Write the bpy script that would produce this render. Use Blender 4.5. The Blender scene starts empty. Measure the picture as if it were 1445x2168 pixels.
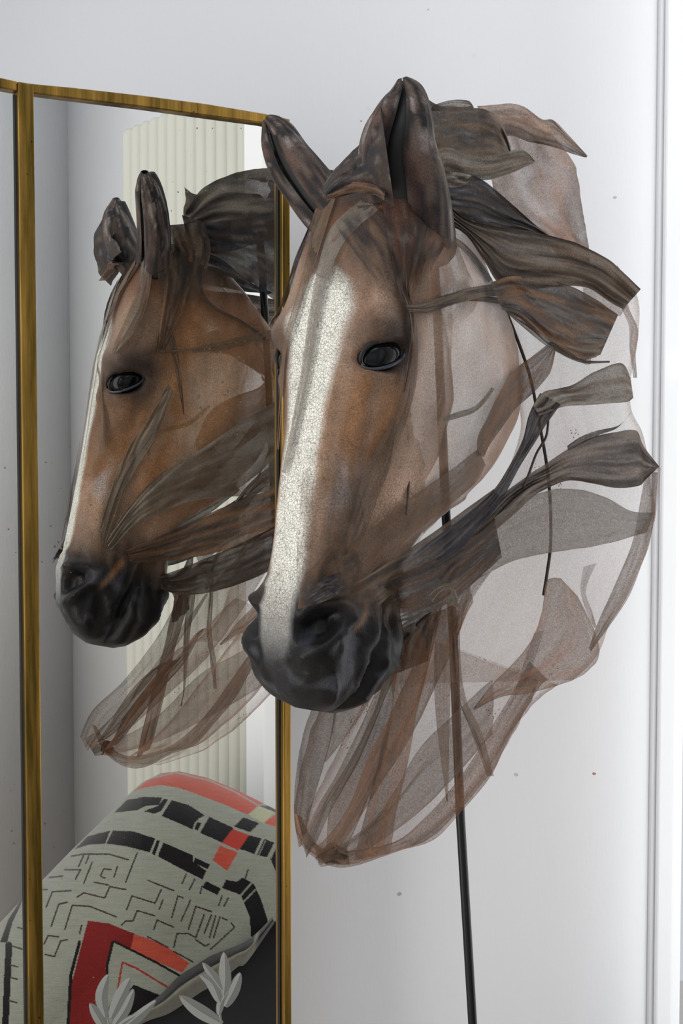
import bpy, bmesh, math, random
from mathutils import Vector, Matrix, noise
from mathutils.bvhtree import BVHTree
random.seed(4)
SC = bpy.context.scene
COL = SC.collection
V = Vector

# ------------------------------------------------------------------ camera
F, CX, CY, PITCH, CAMZ = 3000.0, 722.5, 1127.0, math.radians(3.0), 1.5
cd = bpy.data.cameras.new('camera')
cam = bpy.data.objects.new('camera', cd)
COL.objects.link(cam)
cam.location = (0, 0, CAMZ)
cam.rotation_euler = (math.pi / 2 - PITCH, 0, 0)
cd.sensor_fit = 'VERTICAL'
cd.sensor_height = 36.0
cd.lens = 36.0 * F / 2168
cd.shift_y = (CY - 1084.0) / 2168
cd.clip_start = 0.02
SC.camera = cam

# ------------------------------------------------------------------ daylight and exposure
SC.view_settings.view_transform = 'Standard'
SC.view_settings.look = 'None'
SC.view_settings.gamma = 1.0
SC.view_settings.use_curve_mapping = False
SC.view_settings.exposure = -0.70
SC.cycles.transparent_max_bounces = 48
SC.cycles.max_bounces = 10
w = bpy.data.worlds.new('daylight')
SC.world = w
w.use_nodes = True
wb = w.node_tree.nodes['Background']
wb.inputs['Color'].default_value = (0.86, 0.92, 1.0, 1)
wb.inputs['Strength'].default_value = 0.95


def area(name, loc, aim, sx, sy, power, col):
    d = bpy.data.lights.new(name, 'AREA')
    d.shape = 'RECTANGLE'
    d.size = sx
    d.size_y = sy
    d.energy = power
    d.color = col
    o = bpy.data.objects.new(name, d)
    COL.objects.link(o)
    o.location = loc
    q = (V(aim) - V(loc)).to_track_quat('-Z', 'Y')
    o.rotation_euler = q.to_euler()
    return o


area('bay_window_light', (0.755, 1.70, 1.72), (-0.105, 1.19, 1.72), 0.90, 2.3, 14, (1.0, 0.99, 0.97))
area('front_fill_light', (-0.9, -1.9, 2.1), (0.1, 1.7, 1.5), 2.8, 2.0, 7, (1.0, 0.975, 0.94))  # added weak fill from behind the camera, no window built there
area('side_fill_light', (-1.25, 0.7, 1.45), (1.3, -0.25, 1.1), 1.2, 2.4, 52, (1.0, 0.97, 0.93))  # added fill that lifts the walls seen in the mirror
area('high_fill_light', (-0.1, 0.7, 3.1), (1.25, 0.15, 1.2), 1.2, 1.2, 14, (0.93, 0.96, 1.0))  # added overhead fill aimed at the wall corner, no opening above

# ------------------------------------------------------------------ projection of photo measurements into the room
K, B = 1.6, math.radians(31)
MN = V((math.sin(B), -math.cos(B), 0))          # mirror normal, towards the room
MT = V((math.cos(B), math.sin(B), 0))           # along the mirror
C0 = V((0, 0, CAMZ))


def ray(px, py):
    x, y = (px - CX) / F, -(py - CY) / F
    c, s = math.cos(PITCH), math.sin(PITCH)
    return V((x, c + y * s, -s + y * c))


def P(px, py, Y):
    d = ray(px, py)
    return C0 + d * (Y / d.y)


def msd(p):                                      # signed distance from the mirror
    return MN.x * p.x + MN.y * p.y + K


def reflect(p):
    return p - MN * (2 * msd(p))


def on_mirror(px, py, off=0.0):
    d = ray(px, py)
    t = -(K - off) / (MN.x * d.x + MN.y * d.y)
    return C0 + d * t


def PM(px, py, Y):                               # a point seen in the mirror at virtual depth Y
    return reflect(P(px, py, Y))


# ------------------------------------------------------------------ object helpers
def link(name, me, mat=None, parent=None):
    o = bpy.data.objects.new(name, me)
    COL.objects.link(o)
    if mat:
        me.materials.append(mat)
    if parent:
        o.parent = parent
    return o


def mesh(name, verts, faces, mat=None, parent=None, smooth=False):
    me = bpy.data.meshes.new(name)
    me.from_pydata([tuple(v) for v in verts], [], faces)
    me.update()
    if smooth:
        me.polygons.foreach_set('use_smooth', [True] * len(me.polygons))
    return link(name, me, mat, parent)


def tag(o, label, cat, group=None):
    o['label'] = label
    o['category'] = cat
    if group:
        o['group'] = group
    return o


def struct(o):
    o['kind'] = 'structure'
    return o


def empty(name, loc=(0, 0, 0)):
    o = bpy.data.objects.new(name, None)
    COL.objects.link(o)
    o.location = loc
    return o


def hexa(lo, hi):                                # eight corners -> box
    v = list(lo) + list(hi)
    f = [(0, 3, 2, 1), (4, 5, 6, 7), (0, 1, 5, 4), (1, 2, 6, 5), (2, 3, 7, 6), (3, 0, 4, 7)]
    return v, f


def prism(pts, vec):                             # polygon extruded by a vector
    n = len(pts)
    v = [V(p) for p in pts] + [V(p) + V(vec) for p in pts]
    f = [tuple(range(n))[::-1], tuple(range(n, 2 * n))]
    for i in range(n):
        j = (i + 1) % n
        f.append((i, j, n + j, n + i))
    return v, f


def tube(pts, r, seg=10, closed_ends=True):
    pts = [V(p) for p in pts]
    n = len(pts)
    rr = r if isinstance(r, (list, tuple)) else [r] * n
    vs, fs = [], []
    up = V((0.3, 0.9, 0.2))
    for i, p in enumerate(pts):
        t = (pts[min(i + 1, n - 1)] - pts[max(i - 1, 0)]).normalized()
        a = t.cross(up).normalized()
        b = t.cross(a).normalized()
        for k in range(seg):
            q = 2 * math.pi * k / seg
            vs.append(p + (a * math.cos(q) + b * math.sin(q)) * rr[i])
    for i in range(n - 1):
        for k in range(seg):
            k2 = (k + 1) % seg
            fs.append((i * seg + k, i * seg + k2, (i + 1) * seg + k2, (i + 1) * seg + k))
    if closed_ends:
        fs.append(tuple(range(seg))[::-1])
        fs.append(tuple(range((n - 1) * seg, n * seg)))
    return vs, fs


def cr(pts, t):                                  # Catmull-Rom through tuples, t in 0..1
    n = len(pts) - 1
    x = min(max(t, 0), 1) * n
    i = min(int(x), n - 1)
    u = x - i
    p0, p1, p2, p3 = pts[max(i - 1, 0)], pts[i], pts[i + 1], pts[min(i + 2, n)]
    return [0.5 * (2 * b + (c - a) * u + (2 * a - 5 * b + 4 * c - d) * u * u + (3 * b - a - 3 * c + d) * u ** 3)
            for a, b, c, d in zip(p0, p1, p2, p3)]


def sm(a, b, x):
    t = min(max((x - a) / (b - a), 0), 1)
    return t * t * (3 - 2 * t)


def lin(c):
    return tuple((v / 255 / 12.92) if v / 255 <= 0.04045 else ((v / 255 + 0.055) / 1.055) ** 2.4 for v in c)


def mix(a, b, t):
    return tuple(x + (y - x) * t for x, y in zip(a, b))


def nz(x, y, z=0.0):
    return noise.noise(V((x, y, z)))


def paint(me, cols, alps=None):
    a = me.color_attributes.new('Paint', 'FLOAT_COLOR', 'POINT')
    flat = []
    for c in cols:
        flat += [c[0], c[1], c[2], 1.0]
    a.data.foreach_set('color', flat)
    if alps is not None:
        b = me.attributes.new('Cover', 'FLOAT', 'POINT')
        b.data.foreach_set('value', alps)


# ------------------------------------------------------------------ materials
def newmat(name):
    m = bpy.data.materials.new(name)
    m.use_nodes = True
    nt = m.node_tree
    return m, nt, nt.nodes, nt.links, nt.nodes['Principled BSDF'], nt.nodes['Material Output']


def wallmat(name, col, bump=0.15):
    m, nt, N, L, bs, out = newmat(name)
    tc = N.new('ShaderNodeTexCoord')
    n1 = N.new('ShaderNodeTexNoise')
    n1.inputs['Scale'].default_value = 2.2
    n1.inputs['Detail'].default_value = 4
    L.new(tc.outputs['Object'], n1.inputs['Vector'])
    r = N.new('ShaderNodeValToRGB')
    r.color_ramp.elements[0].color = (*[c * 0.955 for c in col], 1)
    r.color_ramp.elements[1].color = (*col, 1)
    r.color_ramp.elements[0].position = 0.35
    r.color_ramp.elements[1].position = 0.6
    L.new(n1.outputs['Fac'], r.inputs['Fac'])
    L.new(r.outputs['Color'], bs.inputs['Base Color'])
    bs.inputs['Roughness'].default_value = 0.6
    mp = N.new('ShaderNodeMapping')
    mp.inputs['Scale'].default_value = (150, 150, 40)
    L.new(tc.outputs['Object'], mp.inputs['Vector'])
    n2 = N.new('ShaderNodeTexNoise')
    n2.inputs['Scale'].default_value = 1
    n2.inputs['Detail'].default_value = 3
    L.new(mp.outputs['Vector'], n2.inputs['Vector'])
    b = N.new('ShaderNodeBump')
    b.inputs['Strength'].default_value = bump
    b.inputs['Distance'].default_value = 0.002
    L.new(n2.outputs['Fac'], b.inputs['Height'])
    L.new(b.outputs['Normal'], bs.inputs['Normal'])
    return m


M_WALL = wallmat('white_wall_paint', (0.80, 0.80, 0.81))
M_TRIM = wallmat('white_gloss_paint', (0.92, 0.92, 0.93), 0.03)
M_RAD = wallmat('cream_radiator_paint', (0.63, 0.62, 0.55), 0.03)


def floor_mat():
    m, nt, N, L, bs, out = newmat('oak_floor')
    tc = N.new('ShaderNodeTexCoord')
    mp = N.new('ShaderNodeMapping')
    mp.inputs['Scale'].default_value = (2, 30, 1)
    n = N.new('ShaderNodeTexNoise')
    n.inputs['Scale'].default_value = 3
    L.new(tc.outputs['Object'], mp.inputs['Vector'])
    L.new(mp.outputs['Vector'], n.inputs['Vector'])
    r = N.new('ShaderNodeValToRGB')
    r.color_ramp.elements[0].color = (0.50, 0.44, 0.38, 1)
    r.color_ramp.elements[1].color = (0.68, 0.62, 0.55, 1)
    L.new(n.outputs['Fac'], r.inputs['Fac'])
    L.new(r.outputs['Color'], bs.inputs['Base Color'])
    bs.inputs['Roughness'].default_value = 0.45
    return m


def brass_mat():
    m, nt, N, L, bs, out = newmat('aged_brass')
    tc = N.new('ShaderNodeTexCoord')
    mp = N.new('ShaderNodeMapping')
    mp.inputs['Scale'].default_value = (60, 60, 3.5)
    n = N.new('ShaderNodeTexNoise')
    n.inputs['Scale'].default_value = 1
    n.inputs['Detail'].default_value = 6
    n.inputs['Roughness'].default_value = 0.65
    L.new(tc.outputs['Object'], mp.inputs['Vector'])
    L.new(mp.outputs['Vector'], n.inputs['Vector'])
    r = N.new('ShaderNodeValToRGB')
    r.color_ramp.elements[0].color = (*lin((92, 74, 26)), 1)
    r.color_ramp.elements[0].position = 0.36
    r.color_ramp.elements[1].color = (*lin((178, 138, 66)), 1)
    r.color_ramp.elements[1].position = 0.66
    L.new(n.outputs['Fac'], r.inputs['Fac'])
    v = N.new('ShaderNodeTexVoronoi')
    v.inputs['Scale'].default_value = 55
    L.new(tc.outputs['Object'], v.inputs['Vector'])
    vr = N.new('ShaderNodeValToRGB')
    vr.color_ramp.elements[0].color = (0.16, 0.12, 0.06, 1)
    vr.color_ramp.elements[0].position = 0.04
    vr.color_ramp.elements[1].color = (1, 1, 1, 1)
    vr.color_ramp.elements[1].position = 0.08
    L.new(v.outputs['Distance'], vr.inputs['Fac'])
    mx = N.new('ShaderNodeMix')
    mx.data_type = 'RGBA'
    mx.blend_type = 'MULTIPLY'
    mx.inputs[0].default_value = 1
    L.new(r.outputs['Color'], mx.inputs[6])
    L.new(vr.outputs['Color'], mx.inputs[7])
    L.new(mx.outputs[2], bs.inputs['Base Color'])
    bs.inputs['Metallic'].default_value = 0.85
    bs.inputs['Roughness'].default_value = 0.33
    b = N.new('ShaderNodeBump')
    b.inputs['Strength'].default_value = 0.12
    b.inputs['Distance'].default_value = 0.002
    L.new(n.outputs['Fac'], b.inputs['Height'])
    L.new(b.outputs['Normal'], bs.inputs['Normal'])
    return m


def mirror_mat():
    m, nt, N, L, bs, out = newmat('foxed_mirror_glass')
    tc = N.new('ShaderNodeTexCoord')
    # small specks, gathered by a broad noise; larger stains where the silvering has gone
    v = N.new('ShaderNodeTexVoronoi')
    v.inputs['Scale'].default_value = 95
    v.inputs['Randomness'].default_value = 1.0
    n = N.new('ShaderNodeTexNoise')
    n.inputs['Scale'].default_value = 5.5
    n.inputs['Detail'].default_value = 2
    for q in (v, n):
        L.new(tc.outputs['Object'], q.inputs['Vector'])
    th = N.new('ShaderNodeMapRange')
    th.inputs['From Min'].default_value = 0.52
    th.inputs['From Max'].default_value = 0.75
    th.inputs['To Min'].default_value = 0.0
    th.inputs['To Max'].default_value = 0.20
    L.new(n.outputs['Fac'], th.inputs['Value'])
    lt = N.new('ShaderNodeMath')
    lt.operation = 'LESS_THAN'
    L.new(v.outputs['Distance'], lt.inputs[0])
    L.new(th.outputs['Result'], lt.inputs[1])
    bs.inputs['Base Color'].default_value = (0.86, 0.86, 0.83, 1)
    bs.inputs['Metallic'].default_value = 1
    bs.inputs['Roughness'].default_value = 0.0
    d = N.new('ShaderNodeBsdfDiffuse')
    d.inputs['Color'].default_value = (*lin((120, 112, 88)), 1)
    ms = N.new('ShaderNodeMixShader')
    L.new(lt.outputs[0], ms.inputs[0])
    L.new(bs.outputs[0], ms.inputs[1])
    L.new(d.outputs[0], ms.inputs[2])
    L.new(ms.outputs[0], out.inputs[0])
    return m


def plain(name, col, rough=0.5, metal=0.0, bumpscale=0, bump=0.2):
    m, nt, N, L, bs, out = newmat(name)
    bs.inputs['Base Color'].default_value = (*col, 1)
    bs.inputs['Roughness'].default_value = rough
    bs.inputs['Metallic'].default_value = metal
    if bumpscale:
        tc = N.new('ShaderNodeTexCoord')
        n = N.new('ShaderNodeTexNoise')
        n.inputs['Scale'].default_value = bumpscale
        n.inputs['Detail'].default_value = 4
        L.new(tc.outputs['Object'], n.inputs['Vector'])
        b = N.new('ShaderNodeBump')
        b.inputs['Strength'].default_value = bump
        b.inputs['Distance'].default_value = 0.001
        L.new(n.outputs['Fac'], b.inputs['Height'])
        L.new(b.outputs['Normal'], bs.inputs['Normal'])
    return m


def gauze_mat(name, rough=0.62, crackle=False, spec=0.35, dots=False):
    """painted gauze: colour and thread cover come from the mesh, weave and grazing density from nodes"""
    m, nt, N, L, bs, out = newmat(name)

    def math_(op, a, b=None, clamp=False):
        x = N.new('ShaderNodeMath')
        x.operation = op
        x.use_clamp = clamp
        for i, q in enumerate((a, b)):
            if q is None:
                continue
            if isinstance(q, (int, float)):
                x.inputs[i].default_value = q
            else:
                L.new(q, x.inputs[i])
        return x.outputs[0]
    pa = N.new('ShaderNodeAttribute')
    pa.attribute_name = 'Paint'
    ca = N.new('ShaderNodeAttribute')
    ca.attribute_name = 'Cover'
    tc = N.new('ShaderNodeTexCoord')
    fn = N.new('ShaderNodeTexNoise')
    fn.inputs['Scale'].default_value = 620
    fn.inputs['Detail'].default_value = 2
    L.new(tc.outputs['Object'], fn.inputs['Vector'])
    mn = N.new('ShaderNodeTexNoise')
    mn.inputs['Scale'].default_value = 70
    mn.inputs['Detail'].default_value = 4
    L.new(tc.outputs['Object'], mn.inputs['Vector'])
    grain = math_('ADD', math_('MULTIPLY', math_('SUBTRACT', fn.outputs['Fac'], 0.2), 1.7), math_('MULTIPLY', mn.outputs['Fac'], 0.6))
    grain = math_('MULTIPLY', math_('ADD', grain, 0.19), 0.86)
    vm = N.new('ShaderNodeVectorMath')
    vm.operation = 'SCALE'
    L.new(pa.outputs['Color'], vm.inputs[0])
    L.new(grain, vm.inputs['Scale'])
    colour = vm.outputs[0]
    grain = math_('MULTIPLY', grain, 1.0)
    if crackle:
        vo = N.new('ShaderNodeTexVoronoi')
        vo.feature = 'DISTANCE_TO_EDGE'
        vo.inputs['Scale'].default_value = 310
        L.new(tc.outputs['Object'], vo.inputs['Vector'])
        cr_ = math_('LESS_THAN', vo.outputs['Distance'], 0.07)
        lum = N.new('ShaderNodeSeparateColor')
        L.new(pa.outputs['Color'], lum.inputs[0])
        br = N.new('ShaderNodeMapRange')
        br.inputs['From Min'].default_value = 0.01
        br.inputs['From Max'].default_value = 0.34
        L.new(lum.outputs[2], br.inputs['Value'])
        fac = math_('MULTIPLY', math_('MULTIPLY', cr_, br.outputs['Result']), 0.62)
        mx = N.new('ShaderNodeMix')
        mx.data_type = 'RGBA'
        L.new(fac, mx.inputs[0])
        L.new(colour, mx.inputs[6])
        mx.inputs[7].default_value = (*lin((104, 84, 66)), 1)
        colour = mx.outputs[2]
    dot = None
    if dots:
        vo = N.new('ShaderNodeTexVoronoi')
        vo.inputs['Scale'].default_value = 300
        L.new(tc.outputs['Object'], vo.inputs['Vector'])
        ms_ = N.new('ShaderNodeTexNoise')
        ms_.inputs['Scale'].default_value = 14
        L.new(tc.outputs['Object'], ms_.inputs['Vector'])
        dot = math_('MULTIPLY', math_('LESS_THAN', vo.outputs['Distance'], 0.26), math_('GREATER_THAN', ms_.outputs['Fac'], 0.63))
        mx = N.new('ShaderNodeMix')
        mx.data_type = 'RGBA'
        L.new(dot, mx.inputs[0])
        L.new(colour, mx.inputs[6])
        mx.inputs[7].default_value = (*lin((104, 62, 46)), 1)
        colour = mx.outputs[2]
    L.new(colour, bs.inputs['Base Color'])
    bs.inputs['Roughness'].default_value = rough
    bs.inputs['Specular IOR Level'].default_value = spec
    bs.inputs['Sheen Weight'].default_value = 0.05
    bs.inputs['Sheen Roughness'].default_value = 0.4
    # cover seen at a slant: 1-(1-c)^(1/cos)
    ge = N.new('ShaderNodeNewGeometry')
    dt = N.new('ShaderNodeVectorMath')
    dt.operation = 'DOT_PRODUCT'
    L.new(ge.outputs['Normal'], dt.inputs[0])
    L.new(ge.outputs['Incoming'], dt.inputs[1])
    cs = math_('MAXIMUM', math_('ABSOLUTE', dt.outputs['Value']), 0.16)
    amp = math_('MULTIPLY', math_('SUBTRACT', 1.0, ca.outputs['Fac']), -1.9)
    weave = math_('ADD', math_('MULTIPLY', math_('SUBTRACT', fn.outputs['Fac'], 0.5), amp), 1.0)
    cov = math_('MULTIPLY', ca.outputs['Fac'], weave, True)
    if dot is not None:
        cov = math_('MAXIMUM', cov, math_('MULTIPLY', dot, 0.8))
    one = math_('SUBTRACT', 1.0, cov)
    al = math_('SUBTRACT', 1.0, math_('POWER', one, math_('DIVIDE', 1.0, cs)), True)
    L.new(al, bs.inputs['Alpha'])
    b = N.new('ShaderNodeBump')
    b.inputs['Strength'].default_value = 0.6
    b.inputs['Distance'].default_value = 0.0015
    L.new(math_('ADD', mn.outputs['Fac'], math_('MULTIPLY', fn.outputs['Fac'], 0.35)), b.inputs['Height'])
    L.new(b.outputs['Normal'], bs.inputs['Normal'])
    return m


M_HEAD = gauze_mat('painted_crackled_gauze', 0.38, True, 0.2)
M_GAUZE = gauze_mat('sheer_gauze', 0.7, False, 0.25)
M_SHEET = gauze_mat('pale_spotted_gauze', 0.7, False, 0.2, True)
M_BRASS = brass_mat()
M_MIRROR = mirror_mat()
M_ROD = plain('black_steel', (0.006, 0.006, 0.007), 0.35, 0.3)
M_EYE = plain('dark_glass_eye', (0.003, 0.003, 0.004), 0.10)
M_EYE.node_tree.nodes['Principled BSDF'].inputs['Specular IOR Level'].default_value = 0.22
M_LID = plain('black_painted_lid', (0.014, 0.012, 0.013), 0.55, 0, 300, 0.4)
M_LID.node_tree.nodes['Principled BSDF'].inputs['Specular IOR Level'].default_value = 0.3
M_LID2 = plain('blue_grey_lid', lin((44, 47, 56)), 0.3)
M_DARK = plain('black_backing', (0.01, 0.01, 0.01), 0.7)

# ------------------------------------------------------------------ structure
fl = struct(mesh('floor', *hexa([(-4, -2.5, -0.05), (3.2, -2.5, -0.05), (3.2, 4, -0.05), (-4, 4, -0.05)],
                                [(-4, -2.5, 0), (3.2, -2.5, 0), (3.2, 4, 0), (-4, 4, 0)]), floor_mat()))


def wall_strip(name, path, h, thick_dir, mat):
    """vertical wall following a plan path; thickness away from the room"""
    n = len(path)
    v, f = [], []
    for (x, y), (dx, dy) in zip(path, thick_dir):
        v += [(x, y, 0), (x, y, h), (x + dx, y + dy, 0), (x + dx, y + dy, h)]
    for i in range(n - 1):
        a, b = 4 * i, 4 * (i + 1)
        f += [(a, a + 1, b + 1, b), (a + 2, b + 2, b + 3, a + 3), (a + 1, a + 3, b + 3, b + 1), (a, b, b + 2, a + 2)]
    f += [(0, 2, 3, 1), (4 * n - 4, 4 * n - 3, 4 * n - 1, 4 * n - 2)]
    return struct(mesh(name, v, f, mat, None, True))


YW = 1.97
xe = (1402 - CX) / F * YW
path = [(-3.0, YW), (-1.5, YW), (0, YW), (xe - 0.16, YW)]
for i in range(1, 13):
    q = i / 12 * math.radians(62)
    path.append((xe - 0.16 + 0.19 * math.sin(q), YW + 0.19 * (1 - math.cos(q))))
wb_ = wall_strip('wall_back', path, 3.2, [(0, 0.35)] * len(path), M_WALL)
mod = wb_.modifiers.new('edges', 'EDGE_SPLIT')
mod.split_angle = math.radians(40)


def RW(t, s=0.0):
    """plan point on the radiator wall: t metres from the corner towards the window, s proud of the wall"""
    c = reflect(V((-0.737, 3.868, 0)))
    d = (reflect(V((-0.164, 3.049, 0))) - c).normalized()
    nrm = V((-d.y, d.x, 0))
    if nrm.dot(V((-1, 0, 0))) < 0:
        nrm = -nrm
    return c + d * t + nrm * s


c0, c1 = RW(0), RW(1.12)
o1 = (RW(0, -0.2) - RW(0))
wall_strip('wall_right', [(c0.x, c0.y), (c1.x, c1.y)], 3.2, [(o1.x, o1.y)] * 2, M_WALL)
# wall beyond the corner, white in the mirror
e1 = reflect(V((-0.737 - 0.819 * 0.8, 3.868 - 0.573 * 0.8, 0)))
dd = (e1 - c0).normalized()
nn = V((dd.y, -dd.x, 0))
if nn.dot(V((0, 1, 0))) > 0:
    nn = -nn
wall_strip('wall_front', [(c0.x, c0.y), (e1.x, e1.y)], 3.2, [(nn.x * 0.2, nn.y * 0.2)] * 2, M_WALL)


def trim_box(name, p0, p1, depth, z0, z1, mat=M_TRIM, parent=None):
    a, b, d = V(p0), V(p1), V(depth)
    lo = [V((q.x, q.y, z0)) for q in (a, b, b + d, a + d)]
    hi = [V((q.x, q.y, z1)) for q in (a, b, b + d, a + d)]
    v, f = hexa(lo, hi)
    o = mesh(name, v, f, mat, parent)
    bv = o.modifiers.new('bevel', 'BEVEL')
    bv.width = 0.003
    bv.segments = 2
    return o


# window in the bay between the two walls: jambs, stiles and glass
wa = V((xe + 0.012, YW + 0.10, 0))
wbp = RW(1.13, 0.0)
wd = (wbp - wa).normalized()
wn = V((-wd.y, wd.x, 0))
if wn.dot(V((-1, -1, 0))) < 0:
    wn = -wn
win = struct(empty('window_1', (wa.x, wa.y, 0)))


def wpart(name, t0, t1, s0, s1, z0, z1, mat=M_TRIM):
    o = trim_box(name, wa + wd * t0 + wn * s0, wa + wd * t1 + wn * s0, wn * (s1 - s0), z0, z1, mat)
    o.location -= V((wa.x, wa.y, 0))
    o.parent = win
    return o


LW = (wbp - wa).length
M_GLASS = plain('window_glass', (0.9, 0.93, 0.95), 0.02)
M_GLASS.node_tree.nodes['Principled BSDF'].inputs['Alpha'].default_value = 0.12
wpart('jamb', -0.008, 0.004, -0.04, 0.004, 0, 3.2)
wpart('stile', 0.005, 0.012, -0.05, -0.002, 0.35, 2.9)
wpart('jamb', LW - 0.05, LW - 0.002, -0.04, 0.02, 0, 3.2)
wpart('stile', LW - 0.10, LW - 0.055, -0.05, -0.005, 0.35, 2.9)
wpart('sill', 0.0, LW, -0.05, 0.04, 0.0, 0.35)
wpart('head_rail', 0.0, LW, -0.05, 0.02, 2.9, 3.2)
wpart('glazing_bar', 0.10, LW - 0.10, -0.045, -0.015, 1.62, 1.65)
wpart('pane', 0.012, LW - 0.10, -0.032, -0.028, 0.35, 1.62, M_GLASS)
wpart('pane', 0.012, LW - 0.10, -0.032, -0.028, 1.65, 2.9, M_GLASS)

# raised casing at the window end of the radiator wall (pale strip at the right of the reflection)
t_c = 1.056
a_, b_ = RW(t_c, 0.0), RW(1.125, 0.0)
struct(trim_box('trim_1', a_, b_, RW(0, 0.085) - RW(0), 0, 3.2))

# ------------------------------------------------------------------ radiator (seen in the mirror)
rad = empty('radiator', RW(0.75, 0.05))
tag(rad, 'tall cream fluted radiator on the grey wall, seen in the mirror', 'radiator')
rt0, rt1, NC = 0.465, 1.045, 13
topz = CAMZ + 655 / 3000 * 3.6 + 0.0
botz = 0.12
base = V(rad.location)
pitch_ = (rt1 - rt0) / NC
for i in range(NC):
    tcx = rt0 + pitch_ * (i + 0.5)
    rr = pitch_ * 0.47
    v, f = [], []
    seg = 14
    rings = [(botz, 0.5), (botz + 0.008, 0.85), (botz + 0.02, 1), (topz - 0.02, 1), (topz - 0.008, 0.85), (topz, 0.5)]
    for z, s in rings:
        for k in range(seg):
            q = 2 * math.pi * k / seg
            p = RW(tcx + math.cos(q) * rr * s, 0.055 + math.sin(q) * 0.022 * s)
            v.append(V((p.x, p.y, z)) - base)
    for r_ in range(len(rings) - 1):
        for k in range(seg):
            k2 = (k + 1) % seg
            f.append((r_ * seg + k, r_ * seg + k2, (r_ + 1) * seg + k2, (r_ + 1) * seg + k))
    f.append(tuple(range(seg))[::-1])
    f.append(tuple(range((len(rings) - 1) * seg, len(rings) * seg)))
    mesh('column', v, f, M_RAD, rad, True)
for zz in (botz + 0.06, topz - 0.06):
    lo, hi = [], []
    for (t, s) in ((rt0 + 0.01, 0.012), (rt1 - 0.01, 0.012), (rt1 - 0.01, 0.045), (rt0 + 0.01, 0.045)):
        p = RW(t, s)
        lo.append(V((p.x, p.y, zz - 0.02)) - base)
        hi.append(V((p.x, p.y, zz + 0.02)) - base)
    mesh('header', *hexa(lo, hi), M_RAD, rad)

# ------------------------------------------------------------------ brass-framed mirror
mir = empty('mirror_screen', (on_mirror(330, 2000).x, on_mirror(330, 2000).y, 0))
tag(mir, 'tall mirror screen in an aged brass frame with an arched top', 'mirror')
mb = V(mir.location)


def mpt(px, py, off=0.0):
    return on_mirror(px, py, off) - mb


top_out = [(-60, 160), (0, 169), (32, 176), (65, 181), (150, 189), (300, 206), (430, 223), (550, 243), (614, 257)]
top_in = [(-60, 182), (0, 190), (32, 196), (65, 201), (150, 212), (300, 230), (430, 248), (550, 264), (614, 277)]


def prof(lst, x):
    for (x0, y0), (x1, y1) in zip(lst, lst[1:]):
        if x <= x1:
            return y0 + (y1 - y0) * (x - x0) / (x1 - x0)
    return lst[-1][1]


def down(p, z=0.02):
    return V((p.x, p.y, z))


# left end of the screen: four further decimetres of the left panel
LX = on_mirror(-60, 182) - MT * 0.25


def glass(name, pts):
    v, f = prism(pts, -MN * 0.004)
    return mesh(name, v, f, M_MIRROR, mir)


gp = [mpt(x, prof(top_in, x) - 6) for x in (64, 110, 150, 220, 300, 365, 430, 490, 550, 590)]
glass('mirror_glass', [down(mpt(64, 300))] + gp + [down(mpt(590, 300))])
gl = [LX - mb] + [mpt(x, prof(top_in, x) - 6) for x in (-60, -30, 0, 33)]
glass('mirror_glass', [down(LX - mb)] + gl + [down(mpt(33, 300))])


def rail(name, outer, inner, proud=0.012, back=0.02):
    n = len(outer)
    v = [p + MN * proud for p in outer] + [p + MN * proud for p in inner] + \
        [p - MN * back for p in outer] + [p - MN * back for p in inner]
    f = []
    for i in range(n - 1):
        f += [(i, i + 1, n + i + 1, n + i), (2 * n + i, 3 * n + i, 3 * n + i + 1, 2 * n + i + 1),
              (i, 2 * n + i, 2 * n + i + 1, i + 1), (n + i, n + i + 1, 3 * n + i + 1, 3 * n + i)]
    f += [(0, n, 3 * n, 2 * n), (n - 1, 3 * n - 1, 4 * n - 1, 2 * n - 1)]
    o = mesh(name, v, f, M_BRASS, mir)
    bv = o.modifiers.new('bevel', 'BEVEL')
    bv.width = 0.0015
    bv.segments = 2
    bv.limit_method = 'ANGLE'
    return o


xs = [32, 48, 65, 110, 150, 220, 300, 365, 430, 490, 550, 606]
rail('top_rail', [mpt(x, prof(top_out, x)) for x in xs], [mpt(x, prof(top_in, x)) for x in xs], 0.009)
rail('top_rail', [LX + V((0, 0, .008)) - mb] + [mpt(x, prof(top_out, x)) for x in (-60, 0, 32)],
     [LX - V((0, 0, .012)) - mb] + [mpt(x, prof(top_in, x)) for x in (-60, 0, 32)], 0.009)
rail('post', [mpt(32, 179), down(mpt(32, 179), 0)], [mpt(65, 184), down(mpt(65, 184), 0)], 0.011)
rail('post', [mpt(588, 253), down(mpt(588, 253), 0)], [mpt(604, 256), down(mpt(604, 256), 0)], 0.012)
rail('post', [LX - MT * 0.02 - mb, down(LX - MT * 0.02 - mb, 0)], [LX - mb, down(LX - mb, 0)], 0.011)
for x_, w_ in ((29.5, 2.6), (67, 1.5), (586, 2.2)):
    a, b = mpt(x_ - w_ / 2, 200 if x_ < 100 else 268), mpt(x_ + w_ / 2, 200 if x_ < 100 else 268)
    o = rail('glass_seam', [a, down(a, 0.02)], [b, down(b, 0.02)], 0.003, 0.0)
    o.data.materials.clear()
    o.data.materials.append(M_DARK)
bo = [LX - MT * .02 - mb, mpt(604, 256)]
rail('bottom_rail', [down(p, 0.06) for p in bo], [down(p, 0.0) for p in bo], 0.010)

# etched water-lily leaves on the lower glass
M_LEAF_A = plain('pale_grey_etching', lin((156, 156, 150)), 0.7, 0, 500, 0.3)
M_LEAF_B = plain('mid_grey_etching', lin((122, 122, 117)), 0.7, 0, 500, 0.3)
M_LEAF_C = plain('deep_grey_etching', lin((96, 96, 92)), 0.7)


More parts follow.
